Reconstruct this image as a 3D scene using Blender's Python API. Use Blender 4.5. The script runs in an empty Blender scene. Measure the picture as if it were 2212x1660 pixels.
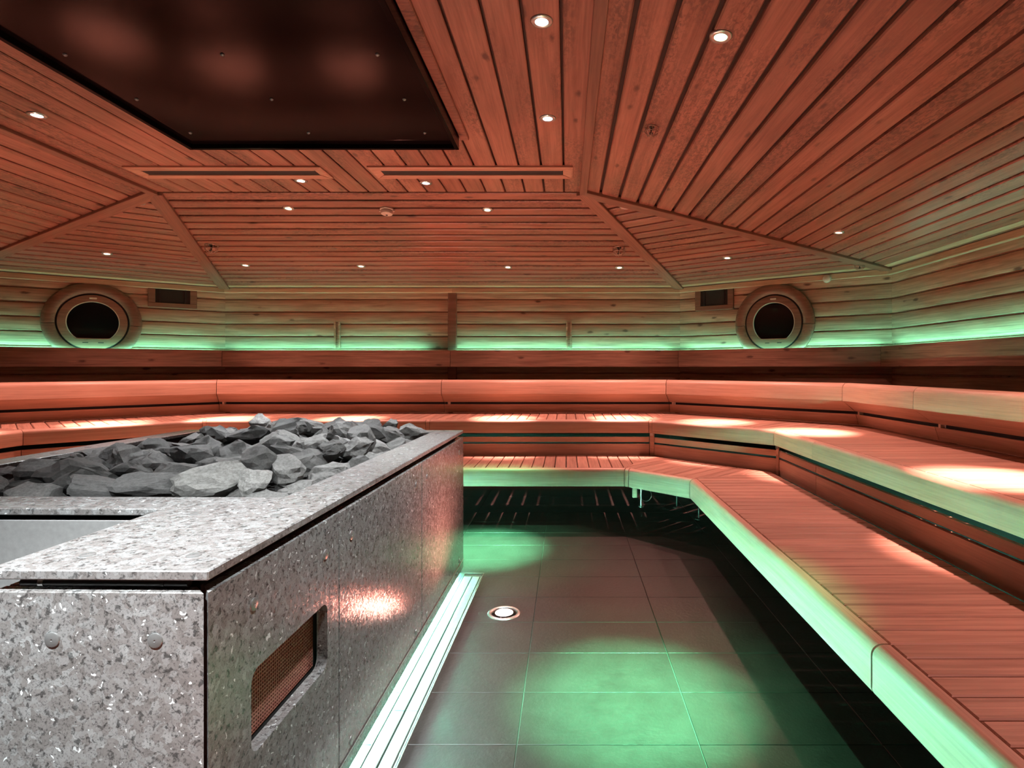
import bpy, bmesh, math, random
import numpy as np
from mathutils import Vector, Matrix, noise

random.seed(7)
sc = bpy.context.scene
COL = sc.collection

# ------------------------------------------------------------------ camera
F_PX, VPX, VPY, CAM_Z = 1240.0, 1225.0, 795.0, 1.24
cam_d = bpy.data.cameras.new('camera')
cam = bpy.data.objects.new('camera', cam_d)
COL.objects.link(cam)
cam.location = (0, 0, CAM_Z)
cam.rotation_euler = (math.pi / 2, 0, 0)
cam_d.sensor_width = 36.0
cam_d.lens = F_PX / 2212 * 36
cam_d.shift_x = (1106 - VPX) / 2212
cam_d.shift_y = (VPY - 830) / 2212
cam_d.clip_start = 0.02
sc.camera = cam

# ------------------------------------------------------------------ world, exposure
w = bpy.data.worlds.new('world')
sc.world = w
w.use_nodes = True
w.node_tree.nodes['Background'].inputs[0].default_value = (0, 0, 0, 1)
w.node_tree.nodes['Background'].inputs[1].default_value = 0
sc.view_settings.view_transform = 'Standard'
sc.view_settings.look = 'None'
sc.view_settings.exposure = 0.0
sc.view_settings.gamma = 1.0
sc.view_settings.use_curve_mapping = False
sc.cycles.max_bounces = 5
sc.cycles.diffuse_bounces = 3
sc.cycles.glossy_bounces = 3
sc.cycles.adaptive_threshold = 0.06
sc.cycles.sample_clamp_indirect = 6.0
sc.cycles.caustics_reflective = False
sc.cycles.caustics_refractive = False
sc.cycles.use_denoising = True

# lamp colours and powers (each lamp's light is made in its own builder below)
RED = (1.0, 0.40, 0.33)
GREEN = (0.20, 1.0, 0.44)
WHITE = (0.93, 0.98, 1.0)
P_RED, P_GREEN, P_WHITE = 1350.0, 5600.0, 210.0
P_GREEN_WIDE = 420.0
P_RED_WIDE = 100.0                          # the soft skirt round each red beam
LED_GREEN = (0.19, 1.0, 0.71)
LED_POWER = 64.0


# ------------------------------------------------------------------ helpers
def tag(o, label=None, cat=None, group=None, kind=None):
    if label: o['label'] = label
    if cat: o['category'] = cat
    if group: o['group'] = group
    if kind: o['kind'] = kind
    return o


def link(o, M=None, parent=None):
    COL.objects.link(o)
    M = M or Matrix()
    if parent is not None:
        o.parent = parent
        o.matrix_parent_inverse = WM[parent.name].inverted()
    o.matrix_basis = M
    WM[o.name] = M.copy()
    return o


WM = {}


def empty(name, M, label=None, cat=None, group=None, kind=None, parent=None):
    if not isinstance(M, Matrix): M = Matrix.Translation(Vector(M))
    o = bpy.data.objects.new(name, None)
    o.empty_display_size = 0.05
    return tag(link(o, M, parent), label, cat, group, kind)


def mesh_of(name, verts, faces, mat, smooth=None):
    me = bpy.data.meshes.new(name)
    me.from_pydata([tuple(v) for v in verts], [], faces)
    me.validate()
    bm = bmesh.new(); bm.from_mesh(me)
    bmesh.ops.recalc_face_normals(bm, faces=bm.faces)
    bm.to_mesh(me); bm.free()
    if mat: me.materials.append(mat)
    if smooth is not None:
        me.polygons.foreach_set('use_smooth', [True] * len(me.polygons))
        me.set_sharp_from_angle(angle=math.radians(smooth))
    me.update()
    return me


def mk(name, verts, faces, mat, M=None, parent=None, smooth=None):
    return link(bpy.data.objects.new(name, mesh_of(name, verts, faces, mat, smooth)), M, parent)


def put(name, me, M, parent=None):
    return link(bpy.data.objects.new(name, me), M, parent)


class MB:
    """collects vertices and faces of one part"""
    def __init__(s): s.v, s.f = [], []

    def add(s, v, f):
        n = len(s.v); s.v += [tuple(p) for p in v]; s.f += [[i + n for i in q] for q in f]; return s

    def box(s, x0, x1, y0, y1, z0, z1, c=0.0):
        if c <= 0:
            return s.add([(x, y, z) for z in (z0, z1) for y in (y0, y1) for x in (x0, x1)],
                         [[0, 2, 3, 1], [4, 5, 7, 6], [0, 1, 5, 4], [2, 6, 7, 3], [0, 4, 6, 2], [1, 3, 7, 5]])
        bm = bmesh.new()
        bmesh.ops.create_cube(bm, size=1)
        for q in bm.verts:
            q.co = Vector(((x0 + x1) / 2 + q.co.x * (x1 - x0), (y0 + y1) / 2 + q.co.y * (y1 - y0), (z0 + z1) / 2 + q.co.z * (z1 - z0)))
        bmesh.ops.bevel(bm, geom=bm.edges[:], offset=c, segments=1, affect='EDGES')
        bm.verts.index_update()
        s.add([q.co[:] for q in bm.verts], [[q.index for q in f.verts] for f in bm.faces]); bm.free()
        return s

    def lathe(s, prof, n=24, M=None, closed=False):
        """prof = [(r, z)] turned round the local z axis"""
        M = M or Matrix(); v, f = [], []
        for r, z in prof:
            for k in range(n):
                a = 2 * math.pi * k / n
                v.append((M @ Vector((r * math.cos(a), r * math.sin(a), z)))[:])
        m = len(prof)
        for i in range(m if closed else m - 1):
            j = (i + 1) % m
            for k in range(n):
                f.append([i * n + k, i * n + (k + 1) % n, j * n + (k + 1) % n, j * n + k])
        if not closed:
            if prof[0][0] > 1e-6: f.append(list(range(n))[::-1])
            if prof[-1][0] > 1e-6: f.append([(m - 1) * n + k for k in range(n)])
        return s.add(v, f)

    def tube(s, pts, r, n=6, closed=False):
        pts = [Vector(p) for p in pts]; m = len(pts); v, f = [], []
        for i, p in enumerate(pts):
            if closed: t = pts[(i + 1) % m] - pts[i - 1]
            else: t = pts[min(i + 1, m - 1)] - pts[max(i - 1, 0)]
            t.normalize()
            a = t.cross(Vector((0, 0, 1)))
            if a.length < 0.05: a = t.cross(Vector((0, 1, 0)))
            a.normalize(); b = t.cross(a)
            for k in range(n):
                q = 2 * math.pi * k / n
                v.append((p + a * r * math.cos(q) + b * r * math.sin(q))[:])
        for i in range(m if closed else m - 1):
            j = (i + 1) % m
            for k in range(n):
                f.append([i * n + k, i * n + (k + 1) % n, j * n + (k + 1) % n, j * n + k])
        if not closed: f += [list(range(n)), [(m - 1) * n + k for k in range(n)]]
        return s.add(v, f)

    def obj(s, name, mat, M=None, parent=None, smooth=None):
        return mk(name, s.v, s.f, mat, M, parent, smooth)

    def mesh(s, name, mat, smooth=None):
        return mesh_of(name, s.v, s.f, mat, smooth)


def frame(o, u, v, w):
    return Matrix(((u[0], v[0], w[0], o[0]), (u[1], v[1], w[1], o[1]), (u[2], v[2], w[2], o[2]), (0, 0, 0, 1)))


def clip(poly, a, b, c):
    """keep a*x + b*y >= c"""
    out = []
    for i in range(len(poly)):
        p, q = poly[i], poly[(i + 1) % len(poly)]
        dp, dq = a * p[0] + b * p[1] - c, a * q[0] + b * q[1] - c
        if dp >= 0: out.append(p)
        if (dp > 0 and dq < 0) or (dp < 0 and dq > 0):
            t = dp / (dp - dq)
            out.append((p[0] + t * (q[0] - p[0]), p[1] + t * (q[1] - p[1])))
    res = []
    for p in out:
        if not res or math.hypot(p[0] - res[-1][0], p[1] - res[-1][1]) > 1e-5: res.append(p)
    if len(res) > 1 and math.hypot(res[0][0] - res[-1][0], res[0][1] - res[-1][1]) < 1e-5: res.pop()
    return res


def area2(poly):
    return sum(poly[i][0] * poly[(i + 1) % len(poly)][1] - poly[(i + 1) % len(poly)][0] * poly[i][1] for i in range(len(poly)))


def inset(poly, c):
    n = len(poly); out = []
    for i in range(n):
        p0, p1, p2 = Vector(poly[i - 1]), Vector(poly[i]), Vector(poly[(i + 1) % n])
        d1, d2 = (p1 - p0).normalized(), (p2 - p1).normalized()
        n1, n2 = Vector((-d1.y, d1.x)), Vector((-d2.y, d2.x))
        k = 1 + n1.dot(n2)
        if k < 0.15: return None
        q = p1 + (n1 + n2) * (c / k)
        out.append((q.x, q.y))
    if area2(out) <= 0.3 * area2(poly): return None
    return out


def prism_data(poly, w0, w1, c=0.0):
    if area2(poly) < 0: poly = poly[::-1]
    ins = inset(poly, c) if c > 0 else None
    rings = [[(x, y, w0) for x, y in poly]]
    if ins:
        rings.append([(x, y, w1 - c) for x, y in poly]); rings.append([(x, y, w1) for x, y in ins])
    else:
        rings.append([(x, y, w1) for x, y in poly])
    n = len(poly); v = [p for r in rings for p in r]; f = [list(range(n))[::-1]]
    for i in range(len(rings) - 1):
        for k in range(n):
            f.append([i * n + k, i * n + (k + 1) % n, (i + 1) * n + (k + 1) % n, (i + 1) * n + k])
    f.append([(len(rings) - 1) * n + k for k in range(n)])
    return v, f


# ------------------------------------------------------------------ materials
def new_mat(name):
    m = bpy.data.materials.new(name); m.use_nodes = True
    nt = m.node_tree; b = nt.nodes['Principled BSDF']
    return m, nt, b


def nd(nt, t, **kw):
    n = nt.nodes.new(t)
    for k, v in kw.items():
        if k.startswith('i_'):
            n.inputs[int(k[2:])].default_value = v
        else: setattr(n, k, v)
    return n


def ramp(nt, stops, interp='LINEAR'):
    r = nt.nodes.new('ShaderNodeValToRGB'); r.color_ramp.interpolation = interp
    e = r.color_ramp.elements
    while len(e) < len(stops): e.new(0.5)
    for k, (p, c) in enumerate(stops):
        e[k].position = p; e[k].color = (c[0], c[1], c[2], 1) if not isinstance(c, float) else (c, c, c, 1)
    return r


def coords(nt, scale, rnd=True):
    tc = nd(nt, 'ShaderNodeTexCoord')
    mp = nd(nt, 'ShaderNodeMapping'); mp.inputs['Scale'].default_value = scale
    if rnd:
        oi = nd(nt, 'ShaderNodeObjectInfo')
        mu = nd(nt, 'ShaderNodeVectorMath', operation='SCALE'); mu.inputs[0].default_value = (37.0, 11.3, 53.7)
        nt.links.new(oi.outputs['Random'], mu.inputs['Scale'])
        ad = nd(nt, 'ShaderNodeVectorMath', operation='ADD')
        nt.links.new(tc.outputs['Object'], ad.inputs[0]); nt.links.new(mu.outputs[0], ad.inputs[1])
        nt.links.new(ad.outputs[0], mp.inputs['Vector'])
    else:
        nt.links.new(tc.outputs['Object'], mp.inputs['Vector'])
    return mp.outputs[0]


def noise_n(nt, vec, scale, detail=4, rough=0.55, dist=0.0):
    n = nd(nt, 'ShaderNodeTexNoise'); n.inputs['Scale'].default_value = scale
    n.inputs['Detail'].default_value = detail; n.inputs['Roughness'].default_value = rough
    n.inputs['Distortion'].default_value = dist
    nt.links.new(vec, n.inputs['Vector']); return n


def mixc(nt, fac, a, b, mode='MIX'):
    m = nd(nt, 'ShaderNodeMix', data_type='RGBA', blend_type=mode)
    for sock, val in ((m.inputs[0], fac), (m.inputs[6], a), (m.inputs[7], b)):
        if isinstance(val, (float, int)): sock.default_value = val
        elif isinstance(val, tuple): sock.default_value = (*val[:3], 1)
        else: nt.links.new(val, sock)
    return m.outputs[2]


def bump(nt, b, h, strength, dist=0.002):
    bp = nd(nt, 'ShaderNodeBump'); bp.inputs['Strength'].default_value = strength; bp.inputs['Distance'].default_value = dist
    nt.links.new(h, bp.inputs['Height']); nt.links.new(bp.outputs[0], b.inputs['Normal'])


def wood(name, light, dark, knot, knots=True, rough=0.5, grain=1.0, mottled=0.0):
    m, nt, b = new_mat(name)
    v = coords(nt, (1.3, 16, 16))
    n1 = noise_n(nt, v, 1.6, 5, 0.6, 0.6)
    r1 = ramp(nt, [(0.30, dark), (0.62, light)]); nt.links.new(n1.outputs[0], r1.inputs[0])
    v2 = coords(nt, (2.0, 110, 110))
    n2 = noise_n(nt, v2, 1.0, 3, 0.6)
    r2 = ramp(nt, [(0.35, 1 - 0.28 * grain), (0.6, 1.0)]); nt.links.new(n2.outputs[0], r2.inputs[0])
    c = mixc(nt, 1.0, r1.outputs[0], r2.outputs[0], 'MULTIPLY')
    if mottled > 0:
        v4 = coords(nt, (30, 70, 70))
        n4 = noise_n(nt, v4, 1.0, 3, 0.6, 0.8)
        r4 = ramp(nt, [(0.42, 1 - mottled), (0.56, 1.0)]); nt.links.new(n4.outputs[0], r4.inputs[0])
        v5 = coords(nt, (0.8, 4, 4)); n5 = noise_n(nt, v5, 1.0, 2)
        r5 = ramp(nt, [(0.45, 0.0), (0.6, 1.0)]); nt.links.new(n5.outputs[0], r5.inputs[0])
        c = mixc(nt, r5.outputs[0], c, mixc(nt, 1.0, c, r4.outputs[0], 'MULTIPLY'))
    h = n2.outputs[0]
    if knots:
        v3 = coords(nt, (3.4, 8.5, 8.5))
        vo = nd(nt, 'ShaderNodeTexVoronoi'); vo.inputs['Scale'].default_value = 1.0
        nt.links.new(v3, vo.inputs['Vector'])
        n3 = noise_n(nt, v3, 6.0, 3)
        ad = nd(nt, 'ShaderNodeMath', operation='MULTIPLY_ADD', i_1=0.16); nt.links.new(n3.outputs[0], ad.inputs[0]); nt.links.new(vo.outputs['Distance'], ad.inputs[2])
        rk = ramp(nt, [(0.15, 1.0), (0.23, 0.0)]); nt.links.new(ad.outputs[0], rk.inputs[0])
        c = mixc(nt, rk.outputs[0], c, knot)
        vr = ramp(nt, [(0.22, 0.0), (0.33, 1.0)]); nt.links.new(ad.outputs[0], vr.inputs[0])
        c = mixc(nt, mixc(nt, 0.35, (1, 1, 1), vr.outputs[0]), mixc(nt, 0.5, c, dark), c)
    oi = nd(nt, 'ShaderNodeObjectInfo')
    rv = ramp(nt, [(0.0, 0.84), (1.0, 1.10)]); nt.links.new(oi.outputs['Random'], rv.inputs[0])
    c = mixc(nt, 1.0, c, rv.outputs[0], 'MULTIPLY')
    nt.links.new(c, b.inputs['Base Color'])
    b.inputs['Roughness'].default_value = rough
    bump(nt, b, h, 0.25, 0.002)
    return m


M_PINE = wood('pine_boards', (0.36, 0.170, 0.118), (0.215, 0.090, 0.060), (0.06, 0.022, 0.014), True, 0.40, 0.8, 0.5)
M_LOG = wood('rough_pine_logs', (0.54, 0.355, 0.25), (0.31, 0.18, 0.12), (0.06, 0.028, 0.018), True, 0.6, 1.2)
M_EAVE = wood('pale_eave_pine', (0.62, 0.46, 0.31), (0.48, 0.33, 0.21), (0.2, 0.1, 0.06), False, 0.5, 1.0)
M_RAIL = wood('dark_pine_rail', (0.42, 0.25, 0.17), (0.23, 0.125, 0.08), (0.10, 0.05, 0.035), True, 0.55, 1.2)
M_SLOT = wood('slot_frame_pine', (0.52, 0.30, 0.21), (0.42, 0.22, 0.15), (0.2, 0.1, 0.06), False, 0.4, 0.8)
M_HIP = wood('hip_rail_pine', (0.25, 0.125, 0.085), (0.18, 0.085, 0.055), (0.18, 0.09, 0.06), False, 0.5)
M_BENCH = wood('bench_wood', (0.61, 0.43, 0.33), (0.50, 0.335, 0.245), (0.3, 0.2, 0.1), False, 0.42, 0.6)
M_SLAT = wood('bench_slats', (0.52, 0.345, 0.26), (0.36, 0.22, 0.155), (0.3, 0.2, 0.1), False, 0.45, 0.8)


def granite(name, rough=0.16, tone=1.0, sparkle=0.16):
    m, nt, b = new_mat(name)
    v = coords(nt, (1, 1, 1), False)
    nz = noise_n(nt, v, 26, 3, 0.6)
    ad = nd(nt, 'ShaderNodeVectorMath', operation='MULTIPLY_ADD'); ad.inputs[1].default_value = (0.05, 0.05, 0.05)
    nt.links.new(nz.outputs['Color'], ad.inputs[0]); nt.links.new(v, ad.inputs[2])
    vo = nd(nt, 'ShaderNodeTexVoronoi'); vo.inputs['Scale'].default_value = 62
    nt.links.new(ad.outputs[0], vo.inputs['Vector'])
    sep = nd(nt, 'ShaderNodeSeparateColor'); nt.links.new(vo.outputs['Color'], sep.inputs[0])
    t = tone
    r = ramp(nt, [(0.0, (0.27 * t, 0.255 * t, 0.245 * t)), (0.35, (0.33 * t, 0.315 * t, 0.305 * t)), (0.7, (0.38 * t, 0.375 * t, 0.37 * t)), (0.95, (0.42 * t, 0.425 * t, 0.42 * t)), (1.0, (0.50 * t, 0.515 * t, 0.51 * t))])
    nt.links.new(sep.outputs[0], r.inputs[0])
    n2 = noise_n(nt, v, 240, 3, 0.7)
    r2 = ramp(nt, [(0.33, 0.45), (0.48, 1.0)]); nt.links.new(n2.outputs[0], r2.inputs[0])
    c = mixc(nt, 1.0, r.outputs[0], r2.outputs[0], 'MULTIPLY')
    n3 = noise_n(nt, v, 75, 3, 0.6, 0.4)
    r3 = ramp(nt, [(0.36, 0.35), (0.45, 1.0)]); nt.links.new(n3.outputs[0], r3.inputs[0])
    c = mixc(nt, 1.0, c, r3.outputs[0], 'MULTIPLY')
    v2 = nd(nt, 'ShaderNodeTexVoronoi'); v2.inputs['Scale'].default_value = 190
    nt.links.new(ad.outputs[0], v2.inputs['Vector'])
    s2 = nd(nt, 'ShaderNodeSeparateColor'); nt.links.new(v2.outputs['Color'], s2.inputs[0])
    rc = ramp(nt, [(0.982, 0.0), (0.992, 1.0)]); nt.links.new(s2.outputs[1], rc.inputs[0])
    c = mixc(nt, rc.outputs[0], c, (0.50, 0.53, 0.53))
    nt.links.new(c, b.inputs['Base Color'])
    rr = ramp(nt, [(0.3, rough + 0.10), (0.6, rough)]); nt.links.new(n2.outputs[0], rr.inputs[0])
    nt.links.new(rr.outputs[0], b.inputs['Roughness'])
    b.inputs['IOR'].default_value = 1.6
    bp = nd(nt, 'ShaderNodeBump'); bp.inputs['Strength'].default_value = 0.10; bp.inputs['Distance'].default_value = 0.001
    nt.links.new(n2.outputs[0], bp.inputs['Height'])
    # every flake lies at a slightly different angle in the stone
    su = nd(nt, 'ShaderNodeVectorMath', operation='SUBTRACT'); su.inputs[1].default_value = (0.5, 0.5, 0.5)
    nt.links.new(v2.outputs['Color'], su.inputs[0])
    ma = nd(nt, 'ShaderNodeVectorMath', operation='MULTIPLY_ADD'); ma.inputs[1].default_value = (sparkle, sparkle, sparkle)
    nt.links.new(su.outputs[0], ma.inputs[0]); nt.links.new(bp.outputs[0], ma.inputs[2])
    no = nd(nt, 'ShaderNodeVectorMath', operation='NORMALIZE'); nt.links.new(ma.outputs[0], no.inputs[0])
    nt.links.new(no.outputs[0], b.inputs['Normal'])
    return m


M_GRANITE = granite('polished_granite', 0.15, 0.47, 0.08)
M_GRANITE_SLAB = granite('granite_slab', 0.30, 0.46, 0.06)


def simple(name, col, rough=0.5, metal=0.0, bumps=None, spec=None, ior=None):
    m, nt, b = new_mat(name)
    b.inputs['Base Color'].default_value = (*col, 1)
    b.inputs['Roughness'].default_value = rough
    b.inputs['Metallic'].default_value = metal
    if ior: b.inputs['IOR'].default_value = ior
    v = coords(nt, (1, 1, 1))
    n = noise_n(nt, v, bumps[0] if bumps else 60, 4)
    r = ramp(nt, [(0.25, tuple(0.86 * q for q in col)), (0.75, tuple(min(1, 1.1 * q) for q in col))])
    nt.links.new(n.outputs[0], r.inputs[0]); nt.links.new(r.outputs[0], b.inputs['Base Color'])
    if bumps: bump(nt, b, n.outputs[0], bumps[1], bumps[2])
    return m


def emit(name, col, strength):
    m, nt, b = new_mat(name)
    b.inputs['Base Color'].default_value = (0.8, 0.8, 0.8, 1)
    b.inputs['Emission Color'].default_value = (*col, 1)
    b.inputs['Emission Strength'].default_value = strength
    if name.endswith('lens'): m.cycles.emission_sampling = 'NONE'
    return m


def tile_mat():
    m, nt, b = new_mat('slate_floor_tile')
    v = coords(nt, (1, 1, 1))
    n = noise_n(nt, v, 7, 6, 0.65)
    r = ramp(nt, [(0.3, (0.014, 0.0133, 0.013)), (0.7, (0.027, 0.0256, 0.025))]); nt.links.new(n.outputs[0], r.inputs[0])
    n2 = noise_n(nt, v, 55, 5, 0.65)
    r2 = ramp(nt, [(0.3, 0.8), (0.7, 1.1)]); nt.links.new(n2.outputs[0], r2.inputs[0])
    nt.links.new(mixc(nt, 1.0, r.outputs[0], r2.outputs[0], 'MULTIPLY'), b.inputs['Base Color'])
    b.inputs['Roughness'].default_value = 0.42
    bump(nt, b, n2.outputs[0], 0.5, 0.003)
    return m


M_TILE = tile_mat()
M_GROUT = simple('pale_grout', (0.075, 0.075, 0.072), 0.8)
M_STEEL = simple('brushed_steel', (0.62, 0.63, 0.62), 0.30, 1.0)
M_STEEL_SHEET = simple('satin_steel_sheet', (0.30, 0.30, 0.295), 0.40, 0.35)
M_GROOVE = simple('dark_board_groove', (0.030, 0.012, 0.008), 0.7)
M_DARK = simple('black_gap', (0.012, 0.010, 0.009), 0.8)
M_BLACKSTEEL = simple('black_steel', (0.02, 0.019, 0.018), 0.35, 0.3)
M_HOOD = simple('black_glossy_hood', (0.004, 0.003, 0.003), 0.13, 0.0, (420, 0.06, 0.0005))
M_HOOD.node_tree.nodes['Principled BSDF'].inputs['IOR'].default_value = 1.13
M_BOLT = simple('satin_bolt', (0.27, 0.27, 0.265), 0.32, 0.65)
M_GLASS = simple('dark_window_glass', (0.006, 0.005, 0.005), 0.05)
M_PLASTIC = simple('cream_plastic', (0.62, 0.55, 0.47), 0.45)
M_GRILLE = simple('grille_metal', (0.36, 0.14, 0.10), 0.45, 0.5)
M_WIRE = simple('guard_wire', (0.45, 0.33, 0.27), 0.35, 0.8)


def stone_mat():
    m, nt, b = new_mat('rough_sauna_stone')
    v = coords(nt, (1, 1, 1))
    n = noise_n(nt, v, 9, 6, 0.7)
    oi = nd(nt, 'ShaderNodeObjectInfo')
    r = ramp(nt, [(0.3, (0.42, 0.41, 0.40)), (0.7, (1.0, 1.0, 1.0))]); nt.links.new(n.outputs[0], r.inputs[0])
    ro = nd(nt, 'ShaderNodeRGB'); ro.outputs[0].default_value = (0.225, 0.222, 0.217, 1)
    n2 = noise_n(nt, v, 90, 4, 0.7)
    r2 = ramp(nt, [(0.3, 0.55), (0.65, 1.15)]); nt.links.new(n2.outputs[0], r2.inputs[0])
    c = mixc(nt, 1.0, mixc(nt, 1.0, ro.outputs[0], r.outputs[0], 'MULTIPLY'), r2.outputs[0], 'MULTIPLY')
    oc = nd(nt, 'ShaderNodeMix', data_type='RGBA', blend_type='MULTIPLY'); oc.inputs[0].default_value = 1.0
    nt.links.new(c, oc.inputs[6]); nt.links.new(oi.outputs['Color'], oc.inputs[7])
    nt.links.new(oc.outputs[2], b.inputs['Base Color'])
    b.inputs['Roughness'].default_value = 0.62
    ad = nd(nt, 'ShaderNodeMath', operation='ADD'); nt.links.new(n.outputs[0], ad.inputs[0]); nt.links.new(n2.outputs[0], ad.inputs[1])
    bump(nt, b, ad.outputs[0], 0.9, 0.006)
    return m


M_STONE = stone_mat()


# ------------------------------------------------------------------ room geometry
XC = -1.28                                   # axis of symmetry of the room
W = [(2.94, -2.4), (2.94, 5.17), (1.27, 6.44), (XC, 6.44), (2 * XC - 1.27, 6.44), (2 * XC - 2.94, 5.17), (2 * XC - 2.94, -2.4)]
EAVE, CEIL = 2.149, 2.49
FR, FL, FY0, FY1 = 0.115, -2.88, 0.0, 4.0      # the flat ceiling field
SEATLINE = [(2.42, -1.0), (2.42, 4.71), (1.09, 6.04), (XC, 6.04), (2 * XC - 1.09, 6.04), (2 * XC - 2.42, 4.71), (2 * XC - 2.42, 3.0)]


class Seg:
    def __init__(s, P, i):
        P = [Vector(p) for p in P]
        s.p0, s.p1 = P[i], P[i + 1]
        s.d = (s.p1 - s.p0).normalized(); s.n = Vector((-s.d.y, s.d.x)); s.L = (s.p1 - s.p0).length

        def nrm(k):
            if k < 0 or k >= len(P) - 1: return None
            d = (P[k + 1] - P[k]).normalized(); return Vector((-d.y, d.x))
        def mit(a, b):
            if a is None: return b
            if b is None: return a
            return (a + b) / (1 + a.dot(b))
        s.k0 = mit(nrm(i - 1), s.n).dot(s.d)     # shift along the segment per metre inwards
        s.k1 = mit(s.n, nrm(i + 1)).dot(s.d)
        s.M = frame((s.p0.x, s.p0.y, 0), (s.d.x, s.d.y, 0), (s.n.x, s.n.y, 0), (0, 0, 1))

    def part(s, a, b):
        """a stretch of the segment with square cut ends where it does not reach a corner"""
        t = Seg.__new__(Seg); t.__dict__.update(s.__dict__)
        t.p0 = s.p0 + s.d * a; t.p1 = s.p0 + s.d * b; t.L = b - a
        if a > 0: t.k0 = 0
        if b < s.L: t.k1 = 0
        t.M = frame((t.p0.x, t.p0.y, 0), (s.d.x, s.d.y, 0), (s.n.x, s.n.y, 0), (0, 0, 1))
        return t

    def at(s, u, o): return s.p0 + s.d * u + s.n * o


def sweep(name, seg, prof, mat, parent=None, t0=0.0, t1=0.0, smooth=35, only=None):
    """closed profile [(inward offset, height)] run along a segment with mitred ends"""
    n = len(prof)
    v = [(seg.k0 * o + t0, o, z) for o, z in prof] + [(seg.L + seg.k1 * o - t1, o, z) for o, z in prof]
    if only is not None:       # a short block measured from the far end: (from, to)
        a, b = only
        v = [(seg.L + seg.k1 * o - a, o, z) for o, z in prof] + [(seg.L + seg.k1 * o - b, o, z) for o, z in prof]
    f = [list(range(n)), [n + k for k in range(n)][::-1]] + [[k, n + k, n + (k + 1) % n, (k + 1) % n] for k in range(n)]
    return mk(name, v, f, mat, seg.M, parent, smooth)


WS = [Seg(W, i) for i in range(6)]
SS = [Seg(SEATLINE, i) for i in range(6)]


def ray(x, y):
    return Vector(((x - VPX) / F_PX, 1.0, (VPY - y) / F_PX))


def hit(x, y, p, n):
    d = ray(x, y); c = Vector((0, 0, CAM_Z)); p, n = Vector(p), Vector(n)
    return c + d * ((p - c).dot(n) / d.dot(n))


# floor ------------------------------------------------------------
floor = MB().box(-5.6, 3.05, -2.5, 6.6, -0.10, -0.004).obj('floor', M_GROUT)
tag(floor, 'dark slate tiled sauna floor with pale joints', kind='structure')
TW, TD, TG = 0.60, 0.3033, 0.0028
OVEN_ANG = math.atan(0.0161)
v, f = prism_data([(-TW / 2 + TG / 2, -TD / 2 + TG / 2), (TW / 2 - TG / 2, -TD / 2 + TG / 2), (TW / 2 - TG / 2, TD / 2 - TG / 2), (-TW / 2 + TG / 2, TD / 2 - TG / 2)], -0.012, 0.0, 0.0012)
tile_me = mesh_of('floor_tile', v, f, M_TILE)
for i in range(-1, 5):
    for j in range(-3, 16):
        cx, cy = -0.165 + TW * (i + 0.5) - TW, 1.887 + TD * (j + 0.5)
        if cy > 6.5 or cx > 2.7: continue
        if cx < -0.7 and cy < 3.2 and cy > 1.2: continue      # under the stove
        put('floor_tile', tile_me, Matrix.Translation((cx, cy, 0)), floor)

# ceiling ----------------------------------------------------------
corner = {'fr1': (FR, FY1, CEIL), 'fl1': (FL, FY1, CEIL), 'fr0': (FR, FY0, CEIL), 'fl0': (FL, FY0, CEIL)}
e = [(x, y, EAVE) for x, y in W]
BP, BG, BT = 0.1362, 0.020, 0.024             # ceiling board pitch, gap and thickness


def clad(parent, poly3, o, u, vv, pitch, gap, thick, cham, mat, name, vphase=0.0):
    """boards running along u, one above the other along vv, clipped to the field poly3"""
    u, vv, o = Vector(u).normalized(), Vector(vv).normalized(), Vector(o)
    wv = u.cross(vv)
    P = [((Vector(q) - o).dot(u), (Vector(q) - o).dot(vv)) for q in poly3]
    lo, hi = min(p[1] for p in P), max(p[1] for p in P)
    k = math.floor((lo - vphase) / pitch)
    while vphase + k * pitch < hi:
        a, b = vphase + k * pitch + gap / 2, vphase + (k + 1) * pitch - gap / 2
        q = clip(clip(P, 0, 1, max(a, lo + 0.001)), 0, -1, -min(b, hi - 0.001))
        k += 1
        if len(q) < 3 or abs(area2(q)) < 0.004: continue
        um = sum(p[0] for p in q) / len(q); vm = (a + b) / 2
        q = [(p[0] - um, p[1] - vm) for p in q]
        v, f = prism_data(q, 0.0, thick, cham)
        mk(name, v, f, mat, frame(o + u * um + vv * vm, u, vv, wv), parent)


def field(name, poly3, label, back=0.0):
    """thin closed backing slab behind the boards of one field of the ceiling or wall"""
    P = [Vector(q) for q in poly3]
    n = (P[1] - P[0]).cross(P[2] - P[0]).normalized()
    c = sum(P, Vector()) / len(P)
    if (Vector((XC, 2.0, 1.2)) - c).dot(n) < 0: n = -n
    vs = [q for q in P] + [q - n * 0.05 for q in P]; m = len(P)
    fs = [list(range(m)), [m + k for k in range(m)][::-1]] + [[k, m + k, m + (k + 1) % m, (k + 1) % m] for k in range(m)]
    o = mk(name, vs, fs, M_GROOVE)
    return tag(o, label, kind='structure'), n


flat_poly = [corner['fl0'], corner['fr0'], corner['fr1'], corner['fl1']]
ceil_flat, _ = field('ceiling', flat_poly, 'flat middle of the board ceiling above the stove')
# room-facing normal of the flat field is -z: u x v = -z  ->  u = +y, v = +x
clad(ceil_flat, flat_poly, (FR, 2.0, CEIL), (0, 1, 0), (1, 0, 0), BP, 0.011, BT, 0.004, M_PINE, 'ceiling_board')


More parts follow.
